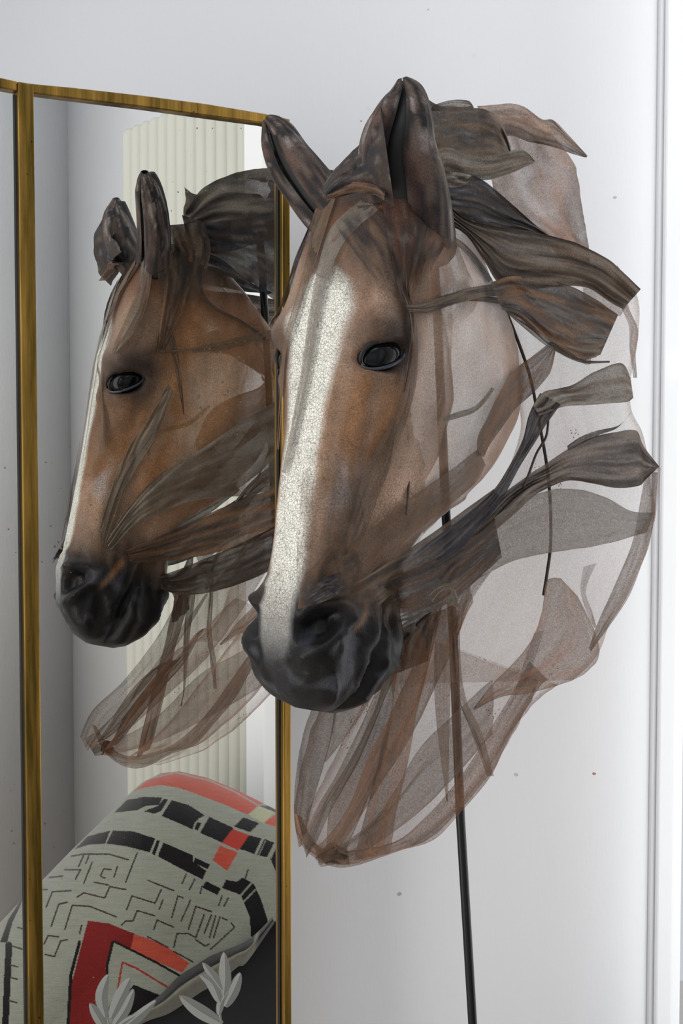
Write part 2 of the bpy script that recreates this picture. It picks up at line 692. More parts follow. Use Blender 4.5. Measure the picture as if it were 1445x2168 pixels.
def leaf(name, spine, wl, wr, parent=mir):
    """spine in photo pixels of the crop; left half pale, right half darker, vein between"""
    n = 13
    sp = [cr(spine, i / (n - 1)) for i in range(n)]
    v, f, mi = [], [], []
    for i, (x, y) in enumerate(sp):
        t = i / (n - 1)
        if i < n - 1:
            dx, dy = sp[i + 1][0] - x, sp[i + 1][1] - y
        l_ = math.hypot(dx, dy)
        nx, ny = -dy / l_, dx / l_
        k = math.sin(math.pi * min(t * 0.93 + 0.07, 1)) ** 0.75 * (1 - 0.15 * t)
        if i == n - 1:
            k = 0.02
        for s, ww in ((-1, wl), (-0.04, wl), (0.04, wr), (1, wr)):
            v.append(mpt(x + nx * ww * k * s, y + ny * ww * k * s, 0.0016 + 0.0008 * (1 - abs(s))))
        # thickness
    nv = len(v)
    v += [p - MN * 0.0014 for p in v[:nv]]
    for i in range(n - 1):
        a, b = 4 * i, 4 * (i + 1)
        for k, m_ in ((0, 0), (1, 2), (2, 1)):
            f.append((a + k, a + k + 1, b + k + 1, b + k))
            mi.append(m_)
        f.append((a, b, nv + b, nv + a)); mi.append(0)
        f.append((a + 3, nv + a + 3, nv + b + 3, b + 3)); mi.append(1)
    o = mesh(name, v, f, M_LEAF_A, parent)
    o.data.materials.append(M_LEAF_B)
    o.data.materials.append(M_LEAF_C)
    o.data.polygons.foreach_set('material_index', mi)
    return o


def c4(x, y):
    return (x * 0.443, 1600 + y * 0.443)


for base_, mid_, tip_, a_, b_ in [
    ((505, 1250), (488, 1150), (517, 1048), 14, 13), ((530, 1255), (575, 1160), (622, 1063), 15, 14),
    ((545, 1290), (600, 1210), (640, 1118), 13, 12), ((520, 1330), (470, 1250), (432, 1186), 12, 16),
    ((540, 1340), (640, 1262), (745, 1172), 9, 14), ((480, 1400), (560, 1300), (650, 1240), 9, 12),
    ((1070, 1150), (1078, 1060), (1073, 942), 15, 13), ((1052, 1180), (1015, 1090), (958, 1048), 13, 17),
    ((1075, 1200), (1118, 1120), (1150, 1040), 12, 13), ((1062, 1120), (1020, 1060), (973, 992), 10, 12),
    ((1062, 1282), (950, 1215), (862, 1150), 17, 15), ((1045, 1240), (1058, 1180), (1092, 1125), 7, 8),
]:
    leaf('leaf', [c4(*base_), c4(*mid_), c4(*tip_)], a_, b_)
leaf('stem', [c4(1058, 1300), c4(1052, 1250), c4(1048, 1190)], 3, 3)
leaf('stem', [c4(525, 1340), c4(520, 1290), c4(508, 1240)], 3, 3)

# ------------------------------------------------------------------ the horse head
SA = math.radians(45)
TL = math.radians(13)
U = V((-math.sin(SA), -math.cos(SA), 0))
HA = (U * math.sin(TL) + V((0, 0, -math.cos(TL)))).normalized()       # poll -> muzzle
HD = (U * math.cos(TL) + V((0, 0, math.sin(TL)))).normalized()        # dorsal (out of the face)
HL = V((math.cos(SA), -math.sin(SA), 0))                               # the horse's left
O = P(722, 392, 1.517)
horse = empty('horse_head_sculpture', (0, 0, 0))
tag(horse, 'veiled brown horse head made of painted gauze on a thin black rod', 'sculpture')


def H(a, v, w_):
    return O + HA * (a * .965) - HD * v + HL * w_


# half sections: a, then (half width, depth below the face line) from the bridge to the throat
ST = [
    (0.000, .000, .020, .040, .022, .062, .036, .066, .075, .060, .115, .048, .150, .000, .150),
    (0.050, .000, .004, .045, .010, .075, .034, .080, .080, .072, .150, .050, .210, .000, .190),
    (0.100, .000, .000, .048, .006, .082, .032, .084, .085, .078, .170, .052, .252, .000, .205),
    (0.150, .000, -.002, .046, .004, .079, .026, .080, .086, .080, .185, .052, .272, .000, .205),
    (0.200, .000, -.001, .040, .004, .074, .030, .076, .086, .080, .185, .052, .276, .000, .200),
    (0.250, .000, .001, .034, .006, .062, .034, .068, .080, .074, .175, .046, .262, .000, .185),
    (0.300, .000, .003, .030, .008, .050, .034, .058, .074, .062, .155, .040, .225, .000, .160),
    (0.350, .000, .006, .028, .010, .046, .034, .050, .068, .050, .125, .034, .178, .000, .140),
    (0.400, .000, .008, .026, .012, .044, .034, .048, .064, .046, .108, .034, .150, .000, .140),
    (0.440, .000, .008, .028, .013, .050, .034, .054, .066, .050, .108, .038, .150, .000, .150),
    (0.475, .000, .007, .032, .012, .060, .034, .063, .070, .058, .115, .042, .155, .000, .162),
    (0.510, .000, .012, .032, .018, .060, .038, .064, .070, .058, .112, .042, .150, .000, .160),
    (0.540, .000, .028, .030, .032, .052, .046, .056, .070, .050, .104, .036, .136, .000, .146),
    (0.560, .000, .046, .020, .049, .036, .057, .040, .074, .036, .098, .024, .120, .000, .128),
    (0.570, .000, .066, .008, .067, .014, .072, .016, .080, .014, .092, .010, .104, .000, .108),
]
NS, NR = 230, 112
EYE_A, EYE_V = .187, .034
WHITE, TAN, OCH, BRN, DRK, BLK = (lin(c) for c in
    ((228, 227, 217), (176, 144, 122), (142, 103, 71), (104, 80, 64), (52, 44, 42), (11, 11, 14)))
ROSE = lin((196, 164, 142))


def sect(s):
    return cr(ST, s)


def disp(a, v, w_, ow, ov):
    """outward displacement of the gauze shell"""
    d = 0.0
    aw = abs(w_)
    side = sm(.02, .05, aw)
    # brow and orbit
    ea, ev = a - EYE_A, v - EYE_V
    d += .013 * math.exp(-((ea + .028) / .022) ** 2 - ((ev + .006) / .034) ** 2) * side
    d += .006 * math.exp(-((ea - .026) / .014) ** 2 - (ev / .03) ** 2) * side
    ex = ev * 0.857 - ea * 0.514          # along the eye slit
    ey = ea * 0.857 + ev * 0.514
    r = math.hypot(ex / .024, ey / .015)
    d -= .013 * (1 - sm(.75, 1.25, r)) * side
    # facial crest
    d += .006 * math.exp(-((v - .088 - .1 * (a - .25)) / .011) ** 2) * sm(.2, .24, a) * (1 - sm(.34, .40, a)) * side
    # hollow of the cheek below the crest, round jaw plate
    d -= .010 * math.exp(-((a - .37) / .05) ** 2 - ((v - .085) / .03) ** 2) * side
    d += .010 * math.exp(-((a - .17) / .07) ** 2 - ((v - .19) / .06) ** 2) * side
    # hollow over the eye
    d -= .006 * math.exp(-((a - .095) / .022) ** 2 - ((v - .055) / .022) ** 2) * side
    # nostril: comma-shaped pit with a raised rim
    na, nv = a - .480, v - .024
    p = na * .83 - nv * .56
    q = na * .56 + nv * .83
    rn = math.hypot(p / .026, (q - 9 * p * p) / .013)
    sd = sm(.026, .038, aw)
    d -= .017 * (1 - sm(.35, 1.1, rn)) * sd
    d += .006 * math.exp(-((rn - 1.45) / .42) ** 2) * sd
    # mouth line and soft lips
    mv = .098 + .25 * max(0, .50 - a) - .2 * max(0, a - .52)
    me_ = sm(.425, .45, a)
    d -= .010 * math.exp(-((v - mv) / .0045) ** 2) * me_
    d += .004 * math.exp(-((v - mv - .014) / .009) ** 2) * me_
    d += .004 * math.exp(-((v - mv + .016) / .010) ** 2) * me_
    d -= .010 * math.exp(-((v - .128) / .014) ** 2) * sm(.40, .43, a) * (1 - sm(.46, .49, a)) * side
    # muzzle creases under the gauze
    if a > .40:
        g = sm(.40, .45, a)
        r1 = 1 - abs(nz(a * 9 + v * 14, v * 24 - a * 16 + w_ * 10, 31)) * 3.4
        r2 = 1 - abs(nz(a * 50, v * 55 + w_ * 20, 37)) * 3.0
        d += g * (.0036 * max(0, r1) ** 2 + .0007 * max(0, r2) ** 2)
        d += .0040 * math.sin(34 * v * 3 - 30 * a + 4 * nz(a * 14, v * 14)) * sm(.40, .46, a) * side * .7
    # drapery folds running down the face
    f = nz(a * 5.0, v * 38 + w_ * 26, 3.1) + 0.5 * nz(a * 9, v * 80 + w_ * 50, 9.2)
    d += .0026 * f * (1 - .7 * sm(.44, .5, a))
    fr = 1 - abs(nz(a * 4.0 + v * 3, v * 17 + w_ * 19 - a * 3, 6.3)) * 2.2
    d += .0035 * max(0, fr) ** 3 * sm(.04, .09, v)
    return d


verts, faces, cols, alps, par = [], [], [], [], []
for i in range(NS):
    s = i / (NS - 1)
    row = sect(s)
    a0 = row[0]
    half = [(row[1 + 2 * k], row[2 + 2 * k]) for k in range(7)]
    hp = [cr(half, j / (NR // 2)) for j in range(NR // 2 + 1)]
    ring = [(x, y) for x, y in hp] + [(-x, y) for x, y in hp[1:-1][::-1]]
    n = len(ring)
    for j, (w0, v0) in enumerate(ring):
        p1, p2 = ring[(j - 1) % n], ring[(j + 1) % n]
        tw, tv = p2[0] - p1[0], p2[1] - p1[1]
        l_ = math.hypot(tw, tv) or 1
        ow, ov = -tv / l_, tw / l_
        if ow * w0 + ov * (v0 - (.09 if a0 < .4 else .08)) < 0:
            ow, ov = -ow, -ov
        d = disp(a0, v0, w0, ow, ov) * (1 - sm(.555, .57, a0) * .8)
        w1, v1 = w0 + ow * d, v0 + ov * d
        verts.append(H(a0, v1, w1))
        par.append((a0, v0, w0))
nr = len(verts) // NS
for i in range(NS - 1):
    for j in range(nr):
        j2 = (j + 1) % nr
        faces.append((i * nr + j, i * nr + j2, (i + 1) * nr + j2, (i + 1) * nr + j))
faces.append(tuple(range((NS - 1) * nr, NS * nr)))

for (a, v, w_) in par:
    aw = abs(w_)
    n1 = nz(a * 9, v * 14 + w_ * 5, 1.3)
    n2 = nz(a * 30, v * 60 + w_ * 30, 5.7)
    c = mix(OCH, TAN, sm(-.25, .3, n1 + .25 * n2))
    c = mix(c, BRN, .55 * sm(.02, .32, nz(a * 5 + 3, v * 26 + w_ * 18, 8.8)))
    c = mix(c, lin((84, 66, 56)), .5 * sm(.1, .45, nz(a * 3.5, v * 55 + w_ * 40, 14.2)))
    c = mix(c, lin((188, 160, 138)), .45 * sm(.12, .45, nz(a * 4, v * 40 + w_ * 30, 21.5)))
    c = mix(c, lin((168, 170, 178)), .5 * math.exp(-((a - .335) / .03) ** 2 - ((aw - .045) / .008) ** 2) * (1 if v < .05 else 0) * sm(-.3, .3, n2))
    # pale sheer cheek
    ck = sm(.060, .095, v) * (1 - sm(.33, .41, a))
    if w_ > 0:
        c = mix(c, ROSE, ck * .72 * sm(-.35, .1, n1 + .1))
    else:
        c = mix(c, lin((150, 102, 60)), ck * .7)
    # rim of the jaw browner
    c = mix(c, lin((150, 104, 70)), .6 * sm(.20, .26, v) * (1 - sm(.36, .4, a)))
    # dark round the eye
    ea, ev = a - EYE_A, v - EYE_V
    rr = math.hypot((ea + .012) / .050, (ev - .006) / .042)
    if aw > .03:
        c = mix(c, DRK, .93 * (1 - sm(.30, 1.25, rr + .12 * n2)))
        c = mix(c, BRN, .45 * math.exp(-((ev + .028) / .013) ** 2) * sm(.16, .2, a) * (1 - sm(.25, .31, a)))
    # blaze: a star on the forehead running down the bridge
    bwid = cr([(0, .0), (.06, .0), (.095, .026), (.14, .056), (.2, .040), (.28, .033), (.36, .030), (.44, .028), (.52, .022), (.57, .0)],
              0)[1] if False else None
    tb = [(.0, .0), (.080, .0), (.11, .034), (.145, .047), (.18, .038), (.25, .028), (.33, .025), (.42, .024), (.50, .022), (.57, .008)]
    for (x0, y0), (x1, y1) in zip(tb, tb[1:]):
        if a <= x1 + 1e-9:
            bwid = y0 + (y1 - y0) * (a - x0) / (x1 - x0)
            break
    else:
        bwid = 0
    bl = 1 - sm(bwid * .78, bwid * 1.18 + .0001, aw + .003 * n2) if v < .055 and bwid > 0 else 0
    bl *= sm(.06, .10, a)
    # black muzzle
    mz = sm(.385, .475, a + .018 * n1 + .10 * (v - .05) * (1 if v < .1 else 0) + .008 * n2)
    mz = max(mz, sm(.43, .475, a))
    mzb = sm(.40, .54, a + .01 * n1)
    c = mix(c, BLK, mz * (.992 + .008 * n2))
    if v > .02 and .44 < a < .5:
        pass
    c = mix(c, mix(WHITE, lin((58, 60, 64)), mzb), bl * (1 - .75 * sm(.50, .545, a)))
    if aw > .03:
        c = mix(c, lin((140, 98, 66)), .8 * sm(.15, 1, math.exp(-(((v - .078) + .55 * (a - .45)) / .007) ** 2 - ((a - .455) / .035) ** 2) * (.7 + n2)))
    # bluish highlights painted into the muzzle colour
    glint = sm(.42, .5, a) * sm(.18, .5, nz(a * 40, v * 40, w_ * 40 + 7))
    c = mix(c, lin((110, 116, 130)), .22 * glint * (1 - bl))
    # forelock stain
    c = mix(c, DRK, .8 * (1 - sm(.012, .065, a + .02 * n1)))
    c = mix(c, lin((130, 88, 62)), .5 * (1 - sm(.03, .12, a)) * sm(.0, .04, a))
    cols.append(c)
    # cover of the threads
    al = 1.0
    if w_ >= 0:
        al = 1 - .58 * sm(.060, .090, v + .012 * n1) * (1 - sm(.26, .38, a + .3 * (.15 - v)))
    else:
        al = 1 - .18 * sm(.10, .14, v + .012 * n1) * (1 - sm(.33, .42, a)) - .30 * sm(.17, .21, v) * (1 - sm(.33, .42, a))
    al = max(al, .62 * sm(.22, .27, v))
    if v > .13 and aw < .040 and a < .40:
        al = .12
    al += .12 * n2 + .12 * n1
    if a > .4:
        al = 1.0
    alps.append(min(max(al, .06), 1.0))

headv = [v.copy() for v in verts]
headf = list(faces)
head = mesh('head', verts, faces, M_HEAD, horse, True)
paint(head.data, cols, alps)
BVH = BVHTree.FromPolygons([tuple(v) for v in headv], headf)

# eyes: glossy dark balls between painted lids
for sgn in (1, -1):
    so = min(range(len(par)), key=lambda q: abs(par[q][0] - EYE_A) + abs(par[q][1] - EYE_V) + (0 if par[q][2] * sgn > .03 else 9))
    base_w = abs(par[so][2])
    ctr = H(EYE_A, EYE_V, sgn * (base_w - .016))
    out_ = (HL * sgn + HD * .32).normalized()
    ax = (-HD * .857 - HA * .514)
    ax = (ax - out_ * ax.dot(out_)).normalized()
    ay = out_.cross(ax).normalized()
    if ay.z < 0:
        ay = -ay
    v_, f_ = [], []
    for i in range(17):
        th = math.pi * i / 16
        for k in range(28):
            ph = 2 * math.pi * k / 28
            v_.append(ctr + ax * .0255 * math.sin(th) * math.cos(ph) + ay * .0185 * math.sin(th) * math.sin(ph) + out_ * .0195 * math.cos(th))
    for i in range(16):
        for k in range(28):
            k2 = (k + 1) % 28
            f_.append((i * 28 + k, i * 28 + k2, (i + 1) * 28 + k2, (i + 1) * 28 + k))
    eye = mesh('eye', v_, f_, M_EYE, head, True)
    for up_, name in ((1, 'upper_lid'), (-1, 'lower_lid')):
        pts, rad_ = [], []
        for k in range(22):
            q = math.pi * k / 21
            x = -math.cos(q)
            y = math.sin(q) ** (.8)
            hgt = .0165 * y if up_ > 0 else -.0125 * y
            bulge = .0105 + .0055 * math.sin(q) - .003 * abs(x)
            pts.append(ctr + ax * .0265 * x + ay * hgt + out_ * bulge)
            rad_.append((.0030 if up_ > 0 else .0020) * (.45 + .55 * math.sin(q)))
        v_, f_ = tube(pts, rad_, 10)
        mesh(name, v_, f_, M_LID if up_ > 0 else M_LID2, head, True)


# ears: cupped leaves open towards the front
def ear(spine, widths, opening, twist=0.0):
    n, m = 40, 44
    v_, c_, al_, f_ = [], [], [], []
    for i in range(n):
        t = i / (n - 1)
        p = V(cr(spine, t))
        q = (V(cr(spine, min(t + .02, 1))) - V(cr(spine, max(t - .02, 0)))).normalized()
        op = V(opening)
        op = (op - q * op.dot(q)).normalized()
        sd = q.cross(op).normalized()
        wd_ = cr([(x,) for x in widths], t)[0]
        dp = wd_ * .70
        gap = math.radians(5 + 15 * math.sin(math.pi * min(t * 1.15, 1)))
        for j in range(m):
            u = j / (m - 1)
            fi = -math.pi + gap + (2 * math.pi - 2 * gap) * u
            curl = 1.0
            e = abs(u - .5) * 2
            if e > .8:                                   # rims roll inwards
                curl = 1 - .38 * (e - .8) / .2
            rr = 1 + .09 * nz(t * 2.5, u * 12, 7) + .05 * nz(t * 5, u * 30, 2)
            x = math.sin(fi) * wd_ * curl * rr
            y = math.cos(fi) * dp * curl * rr
            v_.append(p + sd * x - op * y)
            nn_ = nz(t * 4, u * 26, 4) + .5 * nz(t * 12, u * 60, 5)
            c = mix(lin((88, 74, 66)), lin((36, 32, 34)), sm(-.3, .25, nn_))
            c = mix(c, lin((150, 144, 140)), .7 * sm(.18, .5, nz(t * 5, u * 44, 9) + .3 * nz(t * 30, u * 90, 3)))
            c = mix(c, BLK, .7 * (1 - sm(.02, .09, 1 - e)))
            if e > .62 and .1 < t < .7:
                c = mix(c, lin((120, 84, 74)), .22 * sm(.62, .8, e) * sm(.0, .35, nz(t * 6, u * 12, 1)))
            c_.append(c)
            al_.append(.97)
    for i in range(n - 1):
        for j in range(m - 1):
            f_.append((i * m + j, i * m + j + 1, (i + 1) * m + j + 1, (i + 1) * m + j))
    o = mesh('ear', v_, f_, M_GAUZE, horse, True)
    paint(o.data, c_, al_)
    # dark lining
    s2 = [tuple(V(x) - V(opening) * -.0 + V((0, 0, 0))) for x in spine]
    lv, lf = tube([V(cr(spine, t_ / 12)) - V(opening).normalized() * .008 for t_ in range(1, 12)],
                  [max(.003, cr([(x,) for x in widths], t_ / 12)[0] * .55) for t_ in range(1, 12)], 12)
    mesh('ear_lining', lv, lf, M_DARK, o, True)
    return o


def sp(*pts):
    return [tuple(P(*q)) for q in pts]


ear(sp((866, 520, 1.555), (858, 430, 1.505), (846, 330, 1.472), (856, 245, 1.458), (858, 197, 1.455), (852, 167, 1.457)),
    [.052, .047, .042, .031, .020, .006], (-.30, -1, .05))
ear(sp((722, 485, 1.560), (672, 425, 1.585), (620, 352, 1.603), (592, 300, 1.609), (576, 270, 1.612), (564, 251, 1.614)),
    [.030, .033, .031, .026, .018, .007], (-.75, -.75, -.35))

# ------------------------------------------------------------------ strips and sheets of gauze
CHAR, NAVY, GREY, GBRN, BROWN, RUST, PALE = (lin(c) for c in
    ((62, 51, 44), (40, 40, 48), (126, 118, 108), (104, 86, 70), (114, 84, 61), (142, 97, 68), (184, 144, 122)))


def hit(px, py, mirrored):
    if not mirrored:
        d = ray(px, py).normalized()
        loc, n_, i_, dist = BVH.ray_cast(C0, d)
        return (loc, d) if loc is not None else (None, d)
    m0 = on_mirror(px, py)
    d = ray(px, py).normalized()
    d = (d - MN * 2 * d.dot(MN)).normalized()
    loc, n_, i_, dist = BVH.ray_cast(m0, d)
    return (loc, d) if loc is not None else (None, d)


SEED = [0]


def strip(name, pairs, d, ca, cb, cover, hug=False, mirrored=False, fold=.004, nf=2.5, hem=.25, bow=.0, tone=None,
          off=.006, nv=22, holes=0.0, parent=None, fade=(0, 0)):
    """a length of gauze between two traced edges; d = depth, or (depth at start, depth at end), or
    (start of edge a, start of b, end of a, end of b). It is folded lengthwise and hemmed on both edges."""
    SEED[0] += 1
    sd = SEED[0] * 3.7
    if not isinstance(d, (tuple, list)):
        d = (d, d, d, d)
    elif len(d) == 2:
        d = (d[0], d[0], d[1], d[1])
    nu = max(24, 11 * len(pairs))
    if cover < .7:
        fold *= .5
        nf *= .6
    rows = []
    for i in range(nu):
        t = i / (nu - 1)
        ax_, ay_, bx_, by_ = cr(pairs, t)
        rows.append((ax_, ay_, bx_, by_))
    Y = [[0] * nv for _ in range(nu)]
    floor_ = [[None] * nv for _ in range(nu)]
    pix = [[None] * nv for _ in range(nu)]
    for i, (ax_, ay_, bx_, by_) in enumerate(rows):
        t = i / (nu - 1)
        for j in range(nv):
            u = j / (nv - 1)
            # slightly ragged edge
            e = .012 * nz(t * 16, sd) * (1 if u < .5 else -1)
            uu = u + e
            x, y = ax_ + (bx_ - ax_) * uu, ay_ + (by_ - ay_) * uu
            yy = (d[0] * (1 - u) + d[1] * u) * (1 - t) + (d[2] * (1 - u) + d[3] * u) * t
            yy -= bow * math.sin(math.pi * u)
            Y[i][j] = yy
            pix[i][j] = (x, y)
            if hug:
                loc, dr = hit(x, y, mirrored)
                if loc is not None:
                    if mirrored:
                        q = loc - dr * off
                        floor_[i][j] = reflect(q).y
                    else:
                        floor_[i][j] = loc.y - off * 1.2
    if hug:
        for i in range(nu):
            for j in range(nv):
                if floor_[i][j] is not None:
                    Y[i][j] = floor_[i][j]
        near = [(i, j) for i in range(nu) for j in range(nv) if floor_[i][j] is not None]
        if len(near) > .55 * nu * nv:                  # edges past the outline follow the nearest touch
            for i in range(nu):
                for j in range(nv):
                    if floor_[i][j] is None:
                        q = min(near, key=lambda c_: (c_[0] - i) ** 2 + (c_[1] - j) ** 2)
                        Y[i][j] = floor_[q[0]][q[1]]
        for _ in range(14):
            Z = [r[:] for r in Y]
            for i in range(nu):
                for j in range(nv):
                    s_, c_ = 0, 0
                    for di, dj in ((1, 0), (-1, 0), (0, 1), (0, -1)):
                        a, b = i + di, j + dj
                        if 0 <= a < nu and 0 <= b < nv:
                            s_ += Y[a][b]
                            c_ += 1
                    z = .4 * Y[i][j] + .6 * s_ / c_
                    if floor_[i][j] is not None:
                        z = min(z, floor_[i][j])
                    Z[i][j] = z
            Y = Z
    vs, fs, cs, al = [], [], [], []
    for i in range(nu):
        t = i / (nu - 1)
        for j in range(nv):
            u = j / (nv - 1)
            ph = nf * u + .9 * nz(t * 3, u * 1.5, sd)
            f = fold * (.42 * math.sin(2 * math.pi * ph) * (.5 + sm(-.3, .3, nz(t * 2.5, u * 2, sd + 9))) + .9 * nz(t * 3.5, u * 4, sd + 5) + .25 * nz(t * 9, u * 14, sd + 6))
            yy = Y[i][j] - abs(f) if hug else Y[i][j] + f
            x, y = pix[i][j]
            vs.append((PM if mirrored else P)(x, y, yy))
            n1 = nz(t * 3.2, u * 7, sd)
            n2 = nz(t * 7, u * 30, sd + 2)
            n3 = nz(t * 26, u * 60, sd + 8)
            c = mix(ca, cb, sm(-.35, .35, n1 + .2 * n2))
            c = mix(c, GREY, .32 * sm(.12, .5, nz(t * 5, u * 22, sd + 11) + .3 * n3))
            c = mix(c, NAVY, .45 * sm(.2, .5, nz(t * 4.5, u * 6, sd + 17)) if cover > .86 else 0)
            if tone:
                c = mix(c, tone(t, u), .6)
            cs.append(c)
            k = cover * (1 + .16 * n1 + .07 * n2 + .04 * n3)
            if hem:
                k += hem * (1 - sm(0, .06, min(u, 1 - u))) * (1 - cover)
            if holes:
                k -= holes * sm(.1, .4, nz(t * 5, u * 5, sd + 30))
            if fade[0]:
                k *= sm(0, fade[0], t + .06 * n2)
            if fade[1]:
                k *= sm(0, fade[1], 1 - t + .06 * n2)
            al.append(min(max(k, .0), .985))
    for i in range(nu - 1):
        for j in range(nv - 1):
            fs.append((i * nv + j, i * nv + j + 1, (i + 1) * nv + j + 1, (i + 1) * nv + j))
    o = mesh(name, vs, fs, M_SHEET if name == 'gauze_sheet' else M_GAUZE, parent or horse, True)
    paint(o.data, cs, al)
    return o


G = 'gauze_strip'
# --- far sheets first
strip('gauze_sheet', [(1040, 240, 1130, 240), (1040, 330, 1205, 330), (1040, 385, 1222, 372), (1060, 430, 1232, 440), (1100, 470, 1239, 480),
                      (1150, 500, 1246, 525), (1190, 560, 1250, 575)], (1.70, 1.74, 1.70, 1.76), RUST, BROWN, .66, nf=2.2, fold=.012, holes=.12)
strip('gauze_sheet', [(1045, 600, 1290, 555), (1070, 660, 1345, 615), (1088, 720, 1352, 700), (1100, 790, 1340, 775), (1100, 850, 1333, 860),
                      (1100, 920, 1358, 915), (1075, 1000, 1374, 1000), (1030, 1080, 1386, 1080), (985, 1160, 1372, 1150),
                      (930, 1240, 1340, 1240), (900, 1320, 1290, 1320), (850, 1400, 1264, 1390), (760, 1450, 1210, 1440)],
      (1.68, 1.70, 1.62, 1.74), PALE, lin((182, 148, 130)), .27, fold=.012, nf=3.3, hem=.35, nv=46)
strip('gauze_sheet', [(840, 1330, 1140, 1440), (760, 1420, 1125, 1480), (690, 1480, 1088, 1550), (655, 1560, 1035, 1640), (632, 1650, 975, 1712),
                      (622, 1730, 912, 1773), (640, 1785, 850, 1800), (690, 1828, 760, 1830)],
      (1.66, 1.70, 1.48, 1.52), PALE, RUST, .25, fold=.008, nf=3.2, hem=.5, nv=40)
strip('gauze_sheet', [(850, 1330, 1180, 1450), (800, 1430, 1130, 1490), (740, 1540, 1075, 1560), (690, 1640, 1020, 1650), (650, 1720, 955, 1725),
                      (650, 1775, 880, 1785), (692, 1822, 770, 1822)],
      (1.70, 1.73, 1.52, 1.55), PALE, RUST, .16, fold=.008, nf=2.2, hem=.5, nv=40)

# --- mane, top
strip(G, [(918, 222, 905, 236), (955, 212, 955, 234), (990, 213, 990, 234), (1002, 226, 1002, 228)], 1.66, GREY, GBRN, .75, nf=1)
strip(G, [(1010, 224, 1020, 300), (1045, 222, 1060, 292), (1080, 219, 1085, 288), (1112, 228, 1118, 300), (1146, 252, 1152, 307),
          (1172, 255, 1182, 315), (1206, 289, 1212, 326), (1243, 330, 1240, 334)], (1.66, 1.70), lin((160, 132, 112)), CHAR, .80, nf=1.2, fold=.006,
      tone=lambda t, u: mix(lin((168, 140, 122)), lin((66, 56, 52)), sm(.35, .9, u)))
strip(G, [(890, 200, 905, 420), (930, 224, 935, 395), (960, 226, 972, 375), (1000, 228, 1012, 372), (1035, 235, 1052, 371),
          (1062, 262, 1072, 368), (1080, 310, 1083, 362)], (1.56, 1.66), CHAR, GBRN, .95, nf=2.8, fold=.008, nv=36)
strip(G, [(905, 330, 905, 400), (940, 312, 945, 376), (985, 322, 985, 382), (1030, 328, 1032, 381), (1070, 322, 1076, 368), (1105, 316, 1108, 355),
          (1132, 341, 1131, 344)], (1.54, 1.63), GREY, GBRN, .93, nf=1.4, fold=.005)
strip(G, [(915, 350, 915, 400), (935, 357, 936, 396), (960, 364, 962, 397), (985, 367, 985, 391), (998, 371, 997, 374)], 1.54, GREY, GREY, .93, nf=1)
strip(G, [(905, 372, 915, 450), (950, 380, 955, 452), (1000, 372, 1000, 468), (1040, 395, 1040, 478), (1090, 438, 1090, 487), (1130, 474, 1128, 494),
          (1160, 497, 1157, 499)], (1.53, 1.62), NAVY, CHAR, .97, nf=1.8, fold=.006)
# the big swoop, upper and lower widths
strip(G, [(905, 415, 925, 480), (938, 425, 950, 478), (985, 462, 988, 500), (1040, 476, 1025, 555), (1100, 486, 1062, 605), (1160, 498, 1125, 612),
          (1220, 515, 1190, 606), (1280, 545, 1245, 610), (1312, 570, 1290, 640), (1356, 612, 1318, 655)], (1.50, 1.67), GBRN, CHAR, .94,
      nf=3.2, fold=.009, nv=40)
strip(G, [(1038, 598, 1062, 655), (1080, 585, 1098, 672), (1130, 590, 1140, 705), (1185, 598, 1188, 738), (1245, 625, 1232, 757), (1308, 666, 1270, 752)],
      (1.55, 1.66), CHAR, BROWN, .90, nf=3.0, fold=.008, nv=36)
strip(G, [(1230, 560, 1235, 640), (1280, 575, 1270, 655), (1315, 590, 1300, 665), (1345, 615, 1312, 670)], 1.70, GREY, BROWN, .5, nf=2)
strip(G, [(1062, 650, 1072, 662), (1110, 668, 1115, 700), (1160, 700, 1165, 738), (1215, 715, 1222, 762), (1282, 718, 1262, 756)], (1.57, 1.65), GREY, GBRN, .72, nf=2)
strip(G, [(1225, 730, 1228, 766), (1238, 735, 1240, 772), (1250, 738, 1250, 770)], 1.68, GREY, GBRN, .55, nf=1)
strip(G, [(1305, 560, 1315, 575), (1312, 640, 1330, 650), (1330, 690, 1350, 700), (1332, 740, 1345, 750), (1340, 800, 1348, 800)], 1.73, GBRN, BROWN, .55, nf=1)
strip(G, [(1166, 722, 1172, 740), (1198, 742, 1200, 757), (1235, 762, 1236, 769), (1290, 764, 1290, 768)], 1.60, CHAR, GBRN, .85, nf=.6, fold=.002)
# ribbons crossing the cheek
strip(G, [(1166, 722, 1176, 740), (1132, 750, 1163, 790), (1095, 778, 1128, 832), (1060, 825, 1092, 864), (1030, 885, 1060, 908), (1010, 928, 1036, 942),
          (1012, 962, 1024, 968)], (1.60, 1.56), lin((96, 78, 66)), BROWN, .74, nf=1.2, fold=.004, hug=True, off=.012)
strip(G, [(1012, 950, 1028, 985), (960, 990, 1003, 1025), (900, 1032, 945, 1075), (820, 1092, 872, 1132), (735, 1165, 782, 1215), (690, 1225, 735, 1250)],
      (1.56, 1.47), BROWN, GBRN, .52, hug=True, nf=1.6, fold=.004, fade=(0, .3))
strip(G, [(935, 885, 940, 893), (965, 873, 970, 885), (1000, 862, 1004, 873), (1020, 845, 1028, 850), (1040, 820, 1046, 823)], 1.55, GBRN, GREY, .75, hug=True, nf=.6, fold=.002)
strip(G, [(1143, 832, 1186, 856), (1120, 875, 1155, 900), (1106, 930, 1133, 935), (1078, 985, 1100, 988), (1042, 1040, 1064, 1054), (985, 1090, 1022, 1110),
          (905, 1150, 960, 1175), (842, 1200, 890, 1228)], (1.62, 1.48), NAVY, CHAR, .88, fade=(0, .2), hug=True, off=.014, nf=1.6, fold=.005)
